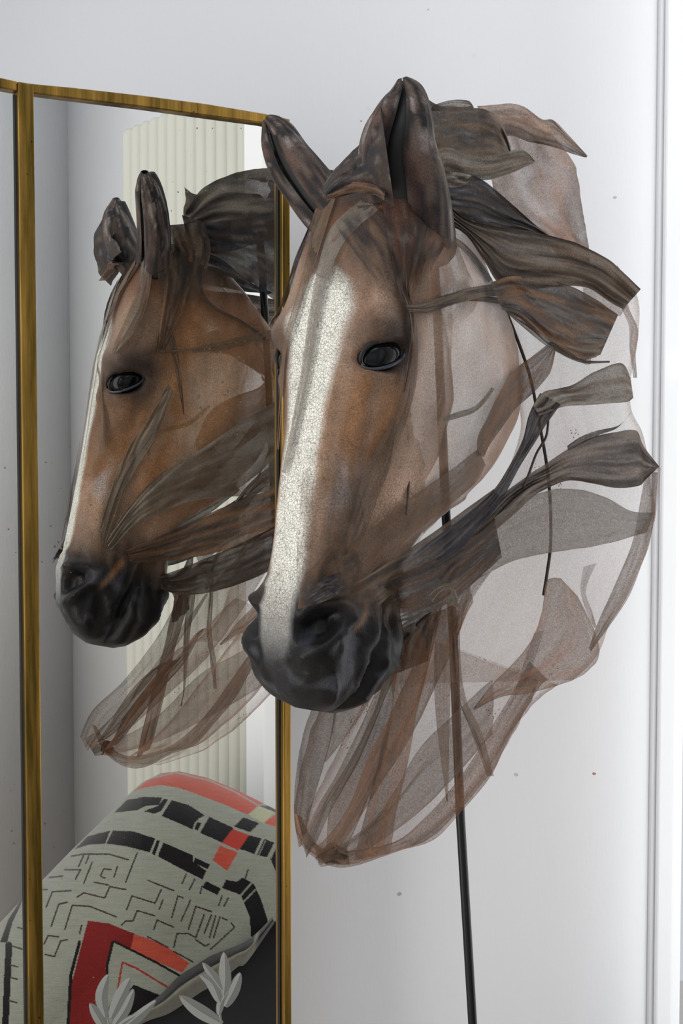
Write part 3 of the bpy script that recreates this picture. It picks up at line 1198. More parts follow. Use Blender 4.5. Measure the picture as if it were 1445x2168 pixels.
strip(G, [(1128, 858, 1140, 880), (1150, 830, 1172, 868), (1180, 823, 1198, 860), (1215, 813, 1235, 858), (1262, 785, 1282, 855), (1314, 769, 1325, 851),
          (1334, 800, 1340, 842)], (1.60, 1.67), GREY, GBRN, .84, nf=1.6, fold=.005)
strip(G, [(1200, 944, 1202, 955), (1228, 925, 1236, 938), (1262, 912, 1268, 921), (1310, 900, 1306, 906), (1335, 872, 1333, 876)], 1.66, CHAR, GBRN, .8, nf=.5, fold=.002)
strip(G, [(1012, 1100, 1035, 1135), (1060, 1050, 1092, 1085), (1105, 1015, 1130, 1050), (1150, 985, 1166, 1030), (1200, 952, 1206, 1017), (1252, 926, 1254, 1024),
          (1302, 915, 1304, 1033), (1346, 912, 1352, 1028), (1362, 945, 1366, 1015), (1395, 988, 1388, 994)], (1.60, 1.68), GBRN, CHAR, .84, nf=2.4, fold=.007, nv=32)
strip(G, [(925, 1215, 955, 1285), (985, 1155, 1010, 1228), (1045, 1095, 1070, 1195), (1105, 1060, 1120, 1178), (1165, 1037, 1180, 1168), (1225, 1036, 1240, 1160),
          (1280, 1052, 1290, 1150), (1335, 1082, 1340, 1135), (1384, 1085, 1368, 1128)], (1.56, 1.70), lin((112, 96, 86)), GREY, .64, nf=2.2, fold=.006, nv=34)
# right-hand fall
strip(G, [(1366, 1000, 1392, 1000), (1352, 1075, 1386, 1080), (1340, 1140, 1374, 1150), (1322, 1190, 1356, 1200), (1290, 1262, 1331, 1262), (1262, 1325, 1292, 1322),
          (1246, 1372, 1250, 1380)], (1.70, 1.66), BROWN, GBRN, .58, nf=1.8, fold=.006)
strip(G, [(1384, 985, 1398, 990), (1380, 1040, 1393, 1050), (1378, 1100, 1385, 1105)], 1.71, PALE, PALE, .35, nf=1)
strip(G, [(1235, 1200, 1262, 1192), (1228, 1250, 1240, 1250), (1245, 1305, 1255, 1300), (1258, 1330, 1262, 1328)], 1.70, BROWN, RUST, .35, nf=1.2)
strip(G, [(1001, 1500, 1004, 1503), (1040, 1450, 1062, 1475), (1082, 1408, 1115, 1468), (1118, 1365, 1180, 1451), (1140, 1318, 1226, 1433),
          (1150, 1270, 1264, 1398), (1157, 1228, 1262, 1345), (1186, 1224, 1222, 1262)], (1.58, 1.66), BROWN, RUST, .56, nf=3.2, fold=.006, nv=34)
strip(G, [(1130, 1340, 1150, 1335), (1110, 1400, 1130, 1400), (1090, 1460, 1110, 1460)], 1.61, GBRN, BROWN, .35, nf=1)
# dark bundle along the jaw
strip(G, [(735, 1245, 790, 1292), (830, 1186, 862, 1232), (905, 1135, 955, 1182), (985, 1078, 1012, 1122), (1045, 1035, 1062, 1062)], (1.47, 1.60), CHAR, GBRN, .84, fade=(.25, 0),
      hug=True, off=.014, nf=1.8, fold=.004)
strip(G, [(795, 1235, 848, 1326), (860, 1210, 895, 1304), (925, 1180, 945, 1278), (985, 1140, 1000, 1235), (1045, 1090, 1062, 1180)], (1.46, 1.60), CHAR, lin((84, 62, 48)), .93, fade=(.12, 0),
      hug=True, off=.016, nf=2.6, fold=.006, nv=30)
strip(G, [(905, 1262, 915, 1275), (925, 1243, 930, 1255), (945, 1235, 948, 1248), (962, 1248, 955, 1260), (972, 1285, 960, 1285)], 1.50, GREY, GBRN, .85, nf=.6, fold=.002)
strip(G, [(842, 1330, 960, 1240), (835, 1370, 925, 1310), (828, 1430, 905, 1400)], (1.55, 1.56), CHAR, lin((100, 74, 56)), .82, nf=2)
# hanging strips of the beard
strip(G, [(845, 1332, 935, 1290), (828, 1438, 908, 1405), (830, 1490, 884, 1500), (808, 1583, 864, 1610), (775, 1715, 838, 1725), (748, 1822, 826, 1806)], (1.56, 1.52),
      BROWN, RUST, .66, nf=2.6, fold=.006, nv=28)
strip(G, [(815, 1430, 840, 1425), (790, 1511, 826, 1530), (755, 1583, 811, 1607), (702, 1690, 773, 1705), (690, 1805, 732, 1800)], (1.61, 1.49), GBRN, BROWN, .56, nf=1.8)
strip(G, [(664, 1492, 714, 1495), (645, 1541, 698, 1575), (628, 1625, 671, 1667), (622, 1720, 652, 1739), (632, 1795, 648, 1780)], (1.61, 1.485), BROWN, GBRN, .52, nf=1.6)
strip(G, [(708, 1495, 795, 1462), (700, 1555, 750, 1535), (686, 1612, 690, 1613)], (1.61, 1.56), BROWN, GBRN, .48, nf=1.4)
strip(G, [(640, 1730, 622, 1722), (660, 1775, 635, 1785), (692, 1800, 690, 1830), (748, 1800, 748, 1834), (837, 1781, 837, 1803), (893, 1737, 917, 1778), (947, 1679, 977, 1717),
          (1000, 1607, 1037, 1645), (1042, 1535, 1079, 1560), (1083, 1469, 1139, 1458), (1120, 1400, 1160, 1440)], (1.49, 1.64), RUST, BROWN, .56, nf=1.5, fold=.004)
strip(G, [(675, 1810, 690, 1830), (686, 1795, 700, 1826), (700, 1785, 718, 1830), (735, 1798, 740, 1830)], 1.485, BROWN, CHAR, .75, nf=1)
strip(G, [(918, 1300, 960, 1280), (920, 1360, 956, 1340), (918, 1440, 954, 1438), (924, 1535, 951, 1535), (938, 1650, 949, 1650), (945, 1697, 947, 1697)], (1.56, 1.53), GBRN, BROWN, .60, nf=1.3)
strip(G, [(948, 1320, 972, 1300), (955, 1400, 975, 1410), (965, 1470, 988, 1485), (996, 1547, 1020, 1553), (1030, 1643, 1045, 1643)], (1.58, 1.56), BROWN, GBRN, .58, nf=1)
strip(G, [(1000, 1225, 1040, 1210), (970, 1280, 995, 1275), (958, 1345, 970, 1345)], (1.58, 1.57), RUST, GBRN, .5, nf=1)

# --- gauze hugging the face
strip(G, [(775, 415, 800, 445), (705, 475, 738, 500), (675, 555, 700, 570), (656, 650, 676, 662), (641, 760, 659, 765), (622, 870, 637, 874), (597, 1000, 604, 1002)], (1.47, 1.45),
      GREY, GREY, .55, hug=True, nf=1, fold=.002)
strip(G, [(690, 400, 712, 412), (667, 465, 692, 475), (645, 560, 664, 565), (620, 650, 634, 655), (596, 740, 606, 742), (588, 850, 597, 852), (584, 950, 590, 952)], (1.53, 1.46),
      GBRN, BROWN, .50, hug=True, nf=1, fold=.002)
strip(G, [(820, 430, 868, 425), (827, 520, 862, 520), (838, 600, 862, 600), (858, 655, 874, 655), (866, 720, 874, 720), (852, 830, 856, 830)], (1.45, 1.44), CHAR, GBRN, .78, hug=True,
      nf=1.4, fold=.003)
strip(G, [(858, 646, 866, 660), (890, 640, 905, 662), (950, 622, 960, 645), (1000, 608, 1010, 632), (1052, 600, 1060, 625)], (1.46, 1.56), CHAR, GBRN, .84, hug=True, off=.01, nf=1, fold=.003)
strip(G, [(990, 632, 992, 637), (1030, 628, 1032, 640), (1068, 632, 1070, 645)], 1.54, CHAR, GBRN, .8, hug=True, nf=.6, fold=.002)
strip(G, [(900, 500, 908, 515), (940, 496, 945, 508), (975, 510, 972, 524), (1010, 545, 1002, 556), (1042, 592, 1034, 598)], (1.48, 1.55), GBRN, CHAR, .6, hug=True, nf=.7, fold=.002)
strip(G, [(862, 470, 935, 470), (862, 530, 905, 540), (858, 600, 885, 600), (862, 645, 875, 645)], 1.46, CHAR, lin((120, 84, 58)), .7, hug=True, nf=2, fold=.004, fade=(0, .4))
strip(G, [(800, 395, 945, 430), (812, 450, 950, 480), (820, 500, 940, 520), (832, 560, 915, 565), (842, 620, 895, 620)], 1.46, CHAR, lin((92, 62, 48)), .93, hug=True, off=.008, nf=3.2, fold=.006, fade=(0, .6))
strip(G, [(838, 872, 840, 878), (800, 945, 826, 980), (765, 1010, 800, 1052), (744, 1080, 772, 1130), (714, 1175, 742, 1188)], 1.44, CHAR, GBRN, .46, hug=True, nf=1.4, fold=.004, fade=(.15, .3))
strip(G, [(636, 1268, 655, 1288), (675, 1232, 702, 1266), (722, 1210, 736, 1245)], 1.43, NAVY, CHAR, .93, hug=True, off=.01, nf=1, fold=.003, fade=(.3, .2))
strip(G, [(630, 1290, 800, 1240), (640, 1230, 760, 1180), (680, 1180, 740, 1120)], 1.43, CHAR, BROWN, .35, hug=True, nf=2, fold=.003)
# forelock and wrap between the ears
strip(G, [(682, 395, 694, 424), (705, 362, 722, 416), (735, 330, 762, 408), (765, 300, 792, 412), (790, 262, 815, 425), (805, 225, 835, 440)], (1.53, 1.45), CHAR, NAVY, .95, nf=2.6, fold=.006,
      bow=.02)
strip(G, [(690, 395, 692, 425), (740, 378, 735, 410), (790, 385, 790, 412), (815, 405, 812, 425)], (1.52, 1.45), lin((120, 86, 64)), CHAR, .8, nf=1, bow=.01)
strip(G, [(800, 440, 830, 380), (850, 470, 870, 400), (900, 480, 905, 400), (945, 478, 940, 420)], (1.45, 1.5), CHAR, lin((96, 60, 44)), .88, nf=1.6, hug=True)

# --- gauze on the far side, seen in the mirror
strip(G, [(357, 812, 366, 828), (312, 888, 332, 918), (266, 960, 284, 1000), (236, 1030, 254, 1062), (210, 1120, 218, 1165)], 2.0, GREY, GBRN, .72, hug=True, mirrored=True, nf=1.2, fold=.003)
strip(G, [(590, 845, 590, 1035), (500, 900, 510, 1050), (420, 955, 410, 1060), (335, 1008, 335, 1090), (265, 1080, 285, 1115), (225, 1150, 235, 1165)], 2.0, GBRN, GREY, .76,
      hug=True, mirrored=True, off=.012, nf=2.6, fold=.005, nv=30)
strip(G, [(590, 1030, 590, 1130), (470, 1075, 480, 1165), (370, 1120, 375, 1185), (268, 1165, 275, 1190)], 2.0, CHAR, BROWN, .88, hug=True, mirrored=True, off=.014, nf=2, fold=.005)
strip(G, [(590, 1110, 590, 1200), (510, 1150, 510, 1235), (440, 1180, 436, 1256), (380, 1205, 376, 1258), (340, 1218, 340, 1246)], 2.0, lin((60, 42, 34)), CHAR, .96, mirrored=True, hug=True, off=.012, nf=2, fold=.006)
strip(G, [(392, 450, 405, 480), (432, 396, 455, 480), (500, 366, 520, 470), (560, 356, 570, 470), (625, 352, 630, 480)], 2.02, CHAR, GREY, .96, mirrored=True, nf=2.4, fold=.008)
strip(G, [(385, 455, 405, 545), (440, 470, 450, 560), (500, 465, 520, 590), (560, 455, 560, 620), (630, 440, 640, 680)], 2.0, NAVY, CHAR, .96, mirrored=True, nf=3, fold=.008, hug=True, off=.014)
strip(G, [(350, 520, 395, 510), (352, 540, 415, 535), (350, 560, 420, 560), (345, 640, 395, 640), (330, 740, 350, 740)], 1.98, CHAR, BROWN, .72, mirrored=True, hug=True, nf=2.4, fold=.004)
strip(G, [(300, 545, 325, 548), (288, 620, 312, 640), (254, 700, 282, 705), (234, 745, 250, 745)], 1.98, GREY, BROWN, .55, mirrored=True, hug=True, nf=1.2, fold=.004)
strip(G, [(322, 740, 324, 748), (380, 740, 380, 748), (450, 728, 452, 742), (540, 705, 542, 722), (600, 695, 600, 712)], 1.98, BROWN, GBRN, .7, mirrored=True, hug=True, nf=.7, fold=.002)
strip(G, [(352, 690, 362, 690), (362, 745, 376, 745), (374, 800, 384, 800), (388, 878, 390, 878)], 1.98, CHAR, GBRN, .7, mirrored=True, hug=True, nf=.7, fold=.002)
strip(G, [(420, 560, 426, 560), (425, 620, 431, 618), (452, 655, 458, 650), (510, 685, 513, 679), (560, 720, 564, 714)], 1.97, CHAR, CHAR, .7, mirrored=True, hug=True, nf=.5, fold=.001)

# ------------------------------------------------------------------ rod and stiffening wires
rp = []
for px, py, Yd in ((906, 385, 1.68), (925, 650, 1.684), (943, 1080, 1.69), (957, 1300, 1.692), (974, 1730, 1.696), (1000, 2168, 1.70)):
    rp.append(P(px, py, Yd))
d_ = (rp[-1] - rp[2]).normalized()
foot = rp[-1] + d_ * ((rp[-1].z - 0.012) / -d_.z)
top = rp[0]
rodpts = [top + (foot - top) * (i / 12) for i in range(13)]
# follow the traced bend near the top, straight below
rodpts = [rp[0], rp[1], rp[2], rp[3], rp[4], rp[5], foot]
v_, f_ = tube(rodpts, .0056, 16)
mesh('rod', v_, f_, M_ROD, horse, True)
v_, f_ = [], []
for zr, rr in ((0, .15), (.008, .15), (.012, .145)):
    for k in range(48):
        q = 2 * math.pi * k / 48
        v_.append(V((foot.x + rr * math.cos(q), foot.y + rr * math.sin(q), zr)))
for i in range(2):
    for k in range(48):
        k2 = (k + 1) % 48
        f_.append((i * 48 + k, i * 48 + k2, (i + 1) * 48 + k2, (i + 1) * 48 + k))
f_ += [tuple(range(48))[::-1], tuple(range(96, 144))]
mesh('base_plate', v_, f_, M_ROD, horse)
M_WIRE = plain('brown_wire', lin((56, 44, 38)), .6)
for nm, pts, r_ in (('wire', [(1020, 560, 1.60), (1062, 640, 1.62), (1095, 720, 1.64), (1122, 800, 1.65), (1140, 890, 1.66), (1156, 980, 1.66), (1164, 1060, 1.66), (1165, 1150, 1.66),
                              (1158, 1210, 1.66), (1150, 1260, 1.65)], .0019),
                    ('wire', [(848, 825, 1.50), (855, 860, 1.50), (864, 930, 1.505), (866, 1000, 1.505), (862, 1060, 1.50), (860, 1090, 1.495)], .0012),
                    ('wire', [(1160, 890, 1.62), (1155, 925, 1.62), (1135, 960, 1.62), (1120, 1000, 1.615), (1108, 1030, 1.61)], .0014),
                    ('wire', [(882, 1325, 1.55), (905, 1300, 1.56), (935, 1270, 1.57), (953, 1262, 1.585)], .002)):
    q = [tuple(P(*x)) for x in pts]
    v_, f_ = tube([V(cr(q, i / 50)) for i in range(51)], r_, 8)
    mesh(nm, v_, f_, M_WIRE, horse, True)

# beard cloth behind, filling the reflection
strip(G, [(560, 1130, 560, 1215), (470, 1215, 500, 1310), (390, 1320, 430, 1400), (310, 1430, 345, 1480), (225, 1530, 240, 1570), (178, 1565, 200, 1598)], (2.10, 2.03), RUST, BROWN, .50,
      mirrored=True, nf=2, fold=.006, nv=26)
strip(G, [(385, 1250, 440, 1258), (335, 1345, 385, 1350), (262, 1440, 310, 1450), (195, 1505, 230, 1530), (170, 1560, 185, 1590)], (2.06, 2.02), GREY, BROWN, .50, mirrored=True, nf=1.6, fold=.005)
strip(G, [(590, 1340, 590, 1430), (500, 1385, 500, 1485), (420, 1430, 420, 1530), (340, 1510, 340, 1568), (260, 1560, 260, 1592), (190, 1578, 200, 1600)], (2.12, 2.03), GBRN, BROWN, .42,
      mirrored=True, nf=1.8, fold=.005)

# thin veils over the forehead and nose
strip('forehead_veil', [(668, 440, 860, 430), (650, 500, 865, 500), (640, 560, 862, 570), (700, 600, 858, 640), (760, 660, 855, 690)], 1.46, lin((118, 92, 74)), CHAR, .40, hug=True, off=.005,
      nf=4, fold=.004, fade=(0, .75), nv=36, holes=.35)
strip('forehead_veil', [(700, 455, 800, 440), (730, 510, 850, 500), (770, 560, 858, 560), (800, 610, 860, 620), (825, 650, 860, 655)], 1.45, NAVY, GBRN, .42, hug=True, off=.008,
      nf=3, fold=.004, fade=(.1, .5), nv=30, holes=.4)
strip('nose_veil', [(650, 900, 700, 895), (640, 1000, 735, 960), (632, 1100, 760, 1040), (628, 1200, 775, 1130), (640, 1260, 760, 1220)], 1.44, lin((112, 88, 66)), GBRN, .30, hug=True, off=.005,
      nf=4, fold=.004, fade=(.5, .2), nv=34, holes=.3)
strip('temple_veil', [(872, 470, 950, 480), (868, 560, 985, 560), (866, 650, 1010, 640), (872, 700, 960, 700)], 1.50, lin((138, 92, 58)), GBRN, .42, hug=True, off=.006,
      nf=3, fold=.004, fade=(0, .5), nv=30, holes=.3)
strip('cheek_fold', [(866, 660, 880, 662), (872, 740, 884, 745), (866, 820, 880, 815), (848, 880, 862, 885), (822, 950, 838, 955), (796, 1040, 812, 1045)], 1.48, CHAR, BROWN, .5, hug=True, off=.006,
      nf=1, fold=.002, fade=(.1, .4))

strip('ear_skirt', [(322, 480, 432, 470), (328, 530, 445, 530), (335, 590, 428, 600), (340, 650, 402, 660)], 1.98, CHAR, GBRN, .93, mirrored=True, hug=True, off=.010, nf=3, fold=.005,
      fade=(0, .6), nv=30)

# ------------------------------------------------------------------ rug over a black armchair, seen in the mirror
SIL = [(-120, 2130), (-60, 2030), (0, 1952), (45, 1905), (90, 1862), (150, 1800), (200, 1752), (260, 1692), (300, 1656), (340, 1636), (380, 1632),
       (440, 1646), (500, 1671), (560, 1701), (600, 1722), (660, 1752)]


def sil(x):
    return prof(SIL, x)


YR, RR = 2.74, .26


def rug_depth(px, py):
    r = max(0, (py - sil(px)) / 3000 * 2.6)
    r *= .92
    if r < RR:
        o = math.sqrt(max(0, RR * RR - (RR - r) ** 2))
    else:
        o = RR + (r - RR) * .12
    return YR - o + .012 * nz(px / 130, py / 150, 4)


RG, RR_, RD, RB, RT = (lin(c) for c in ((126, 128, 117), (158, 66, 50), (104, 24, 22), (16, 13, 14), (150, 148, 120)))
POLY = [
    (RR_, [(640, 170), (700, 120), (760, 92), (830, 66), (960, 92), (1090, 140), (1260, 225), (1228, 242), (1183, 282), (1060, 228), (950, 187), (850, 152), (770, 140), (690, 152)]),
    (RT, [(1185, 282), (1235, 242), (1312, 268), (1260, 324)]),
    (RR_, [(1262, 320), (1312, 282), (1360, 290), (1360, 350), (1290, 332)]),
    (RB, [(1240, 240), (1290, 240), (1360, 270), (1330, 275)]),
    (RB, [(1118, 338), (1162, 295), (1238, 322), (1195, 366)]),
    (lin((150, 48, 38)), [(1058, 415), (1105, 347), (1190, 380), (1140, 452)]),
    (RR_, [(1015, 500), (1050, 430), (1135, 462), (1085, 550)]),
    (RB, [(1145, 445), (1190, 380), (1250, 395), (1215, 470)]),
    (RB, [(1225, 474), (1262, 398), (1310, 415), (1275, 485)]),
    (RB, [(1290, 490), (1330, 420), (1370, 430), (1370, 600), (1320, 560)]),
    (RB, [(545, 272), (605, 212), (690, 196), (775, 200), (758, 236), (695, 240), (650, 262)]),
    (RB, [(690, 265), (755, 238), (782, 206), (804, 208), (768, 266), (735, 277)]),
    (RB, [(772, 288), (820, 212), (900, 235), (978, 285), (950, 300), (930, 322), (918, 352), (850, 320)]),
    (RB, [(926, 350), (942, 318), (962, 322), (945, 358)]),
    (RB, [(955, 368), (1000, 292), (1115, 345), (1060, 415)]),
    (RB, [(355, 448), (420, 385), (527, 357), (502, 420), (420, 426)]),
    (RB, [(508, 420), (540, 358), (640, 362), (742, 396), (715, 462), (600, 432)]),
    (RB, [(725, 468), (750, 402), (764, 406), (740, 476)]),
    (RB, [(753, 480), (780, 415), (920, 475), (922, 505), (985, 550), (968, 592), (860, 538)]),
    (RB, [(930, 486), (1002, 520), (992, 542), (925, 512)]),
    (RB, [(965, 630), (985, 600), (1055, 635), (1038, 665)]),
    (RB, [(1060, 632), (1080, 592), (1130, 602), (1160, 582), (1212, 612), (1248, 690), (1282, 800), (1200, 872), (1192, 770), (1150, 665)]),
    (RD, [(420, 788), (520, 802), (640, 850), (780, 902), (905, 992), (870, 1037), (740, 980), (620, 922), (545, 885), (520, 960), (500, 1100), (490, 1420), (320, 1420), (340, 1100), (385, 920)]),
    (RR_, [(640, 852), (780, 902), (905, 992), (870, 1037), (740, 980), (625, 922)]),
    (RB, [(600, 1140), (640, 1095), (765, 1145), (680, 1215), (600, 1260)]),
    (RB, [(0, 892), (40, 782), (112, 668), (100, 710), (60, 795), (34, 892)]),
    (RR_, [(540, 1300), (610, 1245), (640, 1240), (600, 1300)]),
]
LN = lin((52, 42, 38))
LINE = [(RG, 7, [(700, 112), (840, 80), (1000, 118), (1120, 172), (1235, 238)]),
        (RB, 13, [(538, 892), (512, 1000), (500, 1420)]), (RB, 11, [(545, 888), (620, 925), (740, 985), (860, 1052)]),
        (RB, 15, [(380, 890), (338, 1050), (318, 1420)]), (RB, 32, [(42, 905), (20, 1420)]),
        (lin((130, 40, 35)), 9, [(560, 1130), (585, 988), (650, 1015), (800, 1106)]),
        (RG, 8, [(1150, 668), (1200, 610)]), (RG, 7, [(1162, 700), (1220, 640)])]
for pts in [[(340, 480), (400, 470), (520, 470), (615, 498)], [(375, 530), (400, 475)], [(410, 515), (425, 475)], [(655, 465), (600, 605)], [(440, 510), (400, 610)],
            [(310, 545), (385, 545), (360, 590)], [(500, 585), (480, 575), (495, 540), (530, 545)], [(560, 530), (545, 580)], [(235, 582), (300, 575)],
            [(370, 675), (400, 655), (500, 680), (525, 625), (600, 640)], [(450, 605), (520, 618)], [(220, 725), (250, 650), (340, 645)], [(245, 815), (280, 710), (320, 700)],
            [(310, 830), (345, 715), (430, 720), (555, 770)], [(605, 735), (630, 670), (740, 705), (770, 640)], [(580, 810), (600, 790), (635, 790), (655, 740), (740, 765)],
            [(705, 595), (830, 645)], [(735, 830), (750, 785), (830, 820)], [(820, 775), (850, 670), (875, 680)], [(865, 790), (910, 690)], [(705, 865), (800, 915)],
            [(870, 610), (890, 565)], [(905, 640), (930, 590)], [(955, 660), (965, 625)], [(830, 915), (845, 850), (900, 850), (935, 870), (975, 760)], [(830, 935), (920, 985)],
            [(900, 830), (935, 720), (1010, 745)], [(975, 850), (1010, 760)], [(1000, 870), (1030, 765)], [(1020, 870), (1050, 770)],
            [(1060, 775), (1085, 785)], [(1105, 800), (1120, 820), (1045, 890), (1005, 925)], [(210, 900), (230, 860), (280, 865)], [(215, 950), (260, 960), (290, 885), (320, 880)],
            [(380, 850), (390, 810)], [(1045, 715), (1060, 670)], [(1070, 720), (1090, 680)], [(1185, 545), (1170, 590)], [(60, 910), (110, 925)], [(85, 820), (110, 828)],
            [(50, 1000), (85, 1010)], [(40, 1170), (80, 1180)], [(50, 1060), (82, 1068)], [(205, 640), (225, 640)], [(935, 880), (980, 910), (1000, 900)], [(760, 735), (778, 690)]]:
    LINE.append((LN, 7.5, pts))
for t in (1228, 1240, 1296, 1304):
    LINE.append((RG, 4, [(t - 10, 490), (t + 28, 405)]))


def inpoly(x, y, P_):
    r = False
    n = len(P_)
    j = n - 1
    for i in range(n):
        xi, yi = P_[i]
        xj, yj = P_[j]
        if (yi > y) != (yj > y) and x < (xj - xi) * (y - yi) / (yj - yi) + xi:
            r = not r
        j = i
    return r


def dseg(x, y, a, b):
    dx, dy = b[0] - a[0], b[1] - a[1]
    t = max(0, min(1, ((x - a[0]) * dx + (y - a[1]) * dy) / (dx * dx + dy * dy)))
    return math.hypot(x - a[0] - t * dx, y - a[1] - t * dy)


def bbox(P_, m=0):
    return min(p[0] for p in P_) - m, min(p[1] for p in P_) - m, max(p[0] for p in P_) + m, max(p[1] for p in P_) + m


PB = [(c, p, bbox(p)) for c, p in POLY]
LB = [(c, w_, p, bbox(p, w_)) for c, w_, p in LINE]
EDGE = [(1290, 790), (1205, 872), (1125, 915), (1010, 960), (930, 1010), (850, 1062), (770, 1142), (690, 1200), (600, 1262), (500, 1340), (380, 1420)]


def edge_x(Y):                                  # the folded edge of the rug: x in the crop for a height
    for (x0, y0), (x1, y1) in zip(EDGE, EDGE[1:]):
        if y0 <= Y <= y1:
            return x0 + (x1 - x0) * (Y - y0) / (y1 - y0)
    return 1700 if Y < EDGE[0][1] else 380


NU, NVR = 430, 430
vs, cs, keep = [], [], {}
for i in range(NU):
    px = -110 + 760 * i / (NU - 1)
    s0 = sil(px) + 1
    for j in range(NVR):
        t = j / (NVR - 1)
        py = s0 + (2235 - s0) * t if s0 < 2200 else s0 + 40 * t
        X, Y = px / .443, (py - 1600) / .443
        X += 1.1 * nz(X / 9, Y / 9, 2)
        Y += 1.1 * nz(X / 9, Y / 9, 7)
        c = RG
        for cc, p, b in PB:
            if b[0] <= X <= b[2] and b[1] <= Y <= b[3] and inpoly(X, Y, p):
                c = cc
        for cc, w_, p, b in LB:
            if b[0] <= X <= b[2] and b[1] <= Y <= b[3]:
                if any(dseg(X, Y, a_, b_) < w_ / 2 for a_, b_ in zip(p, p[1:])):
                    c = cc
        g = 1 + .16 * nz(px / 34, py / 3.2, 1) + .10 * nz(px / 5, py / 2, 6)
        c = tuple(q * g for q in c)
        if c[0] > .2 and c[2] > .15:
            c = mix(c, lin((120, 128, 140)), .5 * sm(.25, .6, nz(px / 22, py / 2.6, 12)))
        vs.append(PM(px, py, rug_depth(px, py)))
        cs.append(c)
        keep[(i, j)] = X <= edge_x(Y)
fs = [(i * NVR + j, i * NVR + j + 1, (i + 1) * NVR + j + 1, (i + 1) * NVR + j) for i in range(NU - 1) for j in range(NVR - 1) if keep[(i, j)]]


def rug_mat():
    m, nt, N, L, bs, out = newmat('wool_pile')
    pa = N.new('ShaderNodeAttribute')
    pa.attribute_name = 'Paint'
    L.new(pa.outputs['Color'], bs.inputs['Base Color'])
    bs.inputs['Roughness'].default_value = .95
    bs.inputs['Specular IOR Level'].default_value = .1
    bs.inputs['Sheen Weight'].default_value = .25
    tc = N.new('ShaderNodeTexCoord')
    n = N.new('ShaderNodeTexNoise')
    n.inputs['Scale'].default_value = 420
    L.new(tc.outputs['Object'], n.inputs['Vector'])
    b = N.new('ShaderNodeBump')
    b.inputs['Strength'].default_value = .5
    b.inputs['Distance'].default_value = .002
    L.new(n.outputs['Fac'], b.inputs['Height'])
    L.new(b.outputs['Normal'], bs.inputs['Normal'])
    return m


M_RUG = rug_mat()
rug = empty('rug', PM(300, 2000, 2.5))
tag(rug, 'grey wool rug with black and red geometric bars draped over the black armchair', 'rug')


def local(vv, o):
    b = V(o.location)
    return [v - b for v in vv]


ro = mesh('rug_cloth', local(vs, rug), fs, M_RUG, rug, True)
paint(ro.data, cs)
# the fold that turns back along the lower edge
vs, cs, fs = [], [], []
band = [((1300, 770), (1310, 800)), ((1205, 866), (1180, 985)), ((1125, 910), (1135, 1010)), ((1010, 955), (1050, 1080)), ((930, 1005), (960, 1130)), ((850, 1057), (880, 1185)),
        ((770, 1138), (800, 1235)), ((690, 1196), (700, 1270)), ((600, 1258), (600, 1330)), ((500, 1336), (500, 1400))]
bn = 60
for i in range(bn):
    t = i / (bn - 1)
    q = cr([(a[0], a[1], b[0], b[1]) for a, b in band], t)
    for j in range(21):
        u = j / 20
        X, Y = q[0] + (q[2] - q[0]) * u, q[1] + (q[3] - q[1]) * u
        px, py = X * .443, 1600 + Y * .443
        yd = rug_depth(px, py) - .012 - .035 * math.sin(math.pi * u) + .012 * u * u
        vs.append(PM(px, py, yd))
        dark = (u < .40 and t > .1) or t < .08
        c = RB if dark else lin((112, 110, 98))
        g = 1 + .18 * nz(px / 4, py / 14, 1)
        cs.append(tuple(k * g for k in c))
for i in range(bn - 1):
    for j in range(20):
        fs.append((i * 21 + j, i * 21 + j + 1, (i + 1) * 21 + j + 1, (i + 1) * 21 + j))
ro2 = mesh('turned_fold', local(vs, rug), fs, M_RUG, rug, True)
paint(ro2.data, cs)

chair = empty('armchair', (0, 0, 0))
cp = PM(300, 2000, 2.6)
chair.location = (cp.x, cp.y, 0)
tag(chair, 'black upholstered armchair with a rounded back under the patterned rug', 'armchair')
M_CHAIR = plain('black_velvet', (.012, .011, .013), .9, 0, 60, .3)
# upholstered back: same curve a little inside the rug, closed behind and carried to the seat
vs, fs = [], []
cu, cv = 40, 24
for i in range(cu):
    px = -105 + 750 * i / (cu - 1)
    s0 = sil(px) + 14
    for j in range(cv):
        t = j / (cv - 1)
        py = s0 + (2420 - s0) * t ** 1.3
        vs.append(PM(px, py, min(rug_depth(px, py) + .03, 2.76)))
n1 = len(vs)
for i in range(cu):
    px = -105 + 750 * i / (cu - 1)
    s0 = sil(px) + 14
    for j in range(cv):
        t = j / (cv - 1)
        py = s0 + (2420 - s0) * t ** 1.3
        vs.append(PM(px, py + (6 if j == 0 else 0), 2.80))
for base_ in (0, n1):
    for i in range(cu - 1):
        for j in range(cv - 1):
            a = base_ + i * cv + j
            fs.append((a, a + 1, a + cv + 1, a + cv))
for i in range(cu - 1):
    fs.append((i * cv, (i + 1) * cv, n1 + (i + 1) * cv, n1 + i * cv))
    fs.append((i * cv + cv - 1, (i + 1) * cv + cv - 1, n1 + (i + 1) * cv + cv - 1, n1 + i * cv + cv - 1))
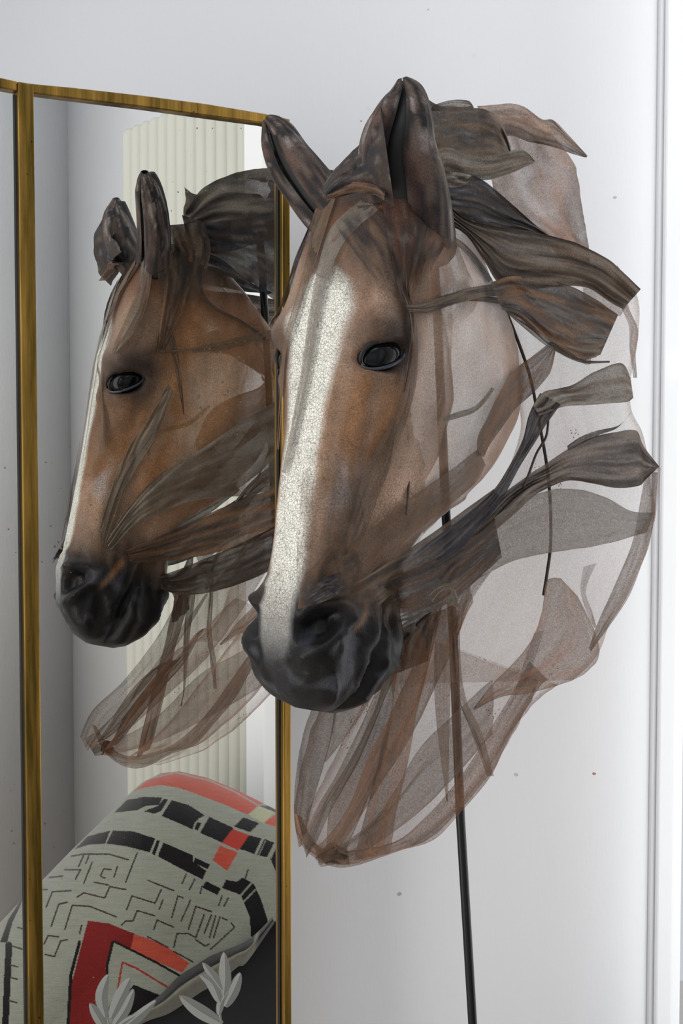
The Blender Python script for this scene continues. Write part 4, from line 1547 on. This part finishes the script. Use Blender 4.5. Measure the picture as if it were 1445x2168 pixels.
for j in range(cv - 1):
    fs.append((j, j + 1, n1 + j + 1, n1 + j))
    a = (cu - 1) * cv + j
    fs.append((a, a + 1, n1 + a + 1, n1 + a))
mesh('backrest', local(vs, chair), fs, M_CHAIR, chair, True)
zlow = min(v.z for v in vs)
p0, p1 = PM(-60, 2200, 2.42), PM(600, 2200, 2.42)
q0, q1 = PM(-60, 2200, 2.78), PM(600, 2200, 2.78)
zs = zlow + .10


def quadbox(name, pts, z0, z1, mat):
    o = mesh(name, local(hexa([V((p.x, p.y, z0)) for p in pts], [V((p.x, p.y, z1)) for p in pts])[0], chair), hexa([0] * 4, [0] * 4)[1], mat, chair)
    b = o.modifiers.new('bevel', 'BEVEL')
    b.width = .02
    b.segments = 3
    return o


quadbox('seat', [p0, p1, q1, q0], .16, zs, M_CHAIR)
for c_ in (p0, p1, q0, q1):
    ctr_ = (p0 + p1 + q0 + q1) / 4
    c2 = c_ + (ctr_ - c_) * .12
    quadbox('leg', [c2 + V((dx, dy, 0)) for dx, dy in ((-.02, -.02), (.02, -.02), (.02, .02), (-.02, .02))], 0, .17, M_ROD)

# paint chips and specks on the wall
for px, py, r_, col in ((1003, 116, 4, (226, 228, 232)), (1098, 1420, 3, (188, 188, 190)), (1301, 418, 4, (206, 200, 186)), (1257, 1638, 4, (176, 128, 112)), (845, 1893, 5, (176, 178, 178)),
                        (781, 228, 5, (228, 230, 234)), (764, 256, 2, (150, 152, 158)), (1092, 1640, 5, (196, 194, 192)), (906, 20, 2, (186, 190, 196))):
    c_ = P(px, py, YW - .0004)
    pts = []
    for k in range(9):
        q = 2 * math.pi * k / 9
        rr = r_ / 3000 * YW * (1 + .5 * nz(k * 1.7, px))
        pts.append(c_ + V((rr * math.cos(q), 0, rr * .8 * math.sin(q))))
    mesh('paint_chip', *prism(pts, (0, .0006, 0)), plain('chip_paint', lin(col), .7), wb_)
for o in bpy.data.objects:
    if o.name.startswith('gauze_sheet'):
        o['label'] = 'pale translucent rust-flecked gauze sheet'
    elif o.name.startswith('base_plate') or o.name == 'rod':
        o['label'] = 'black steel stand'
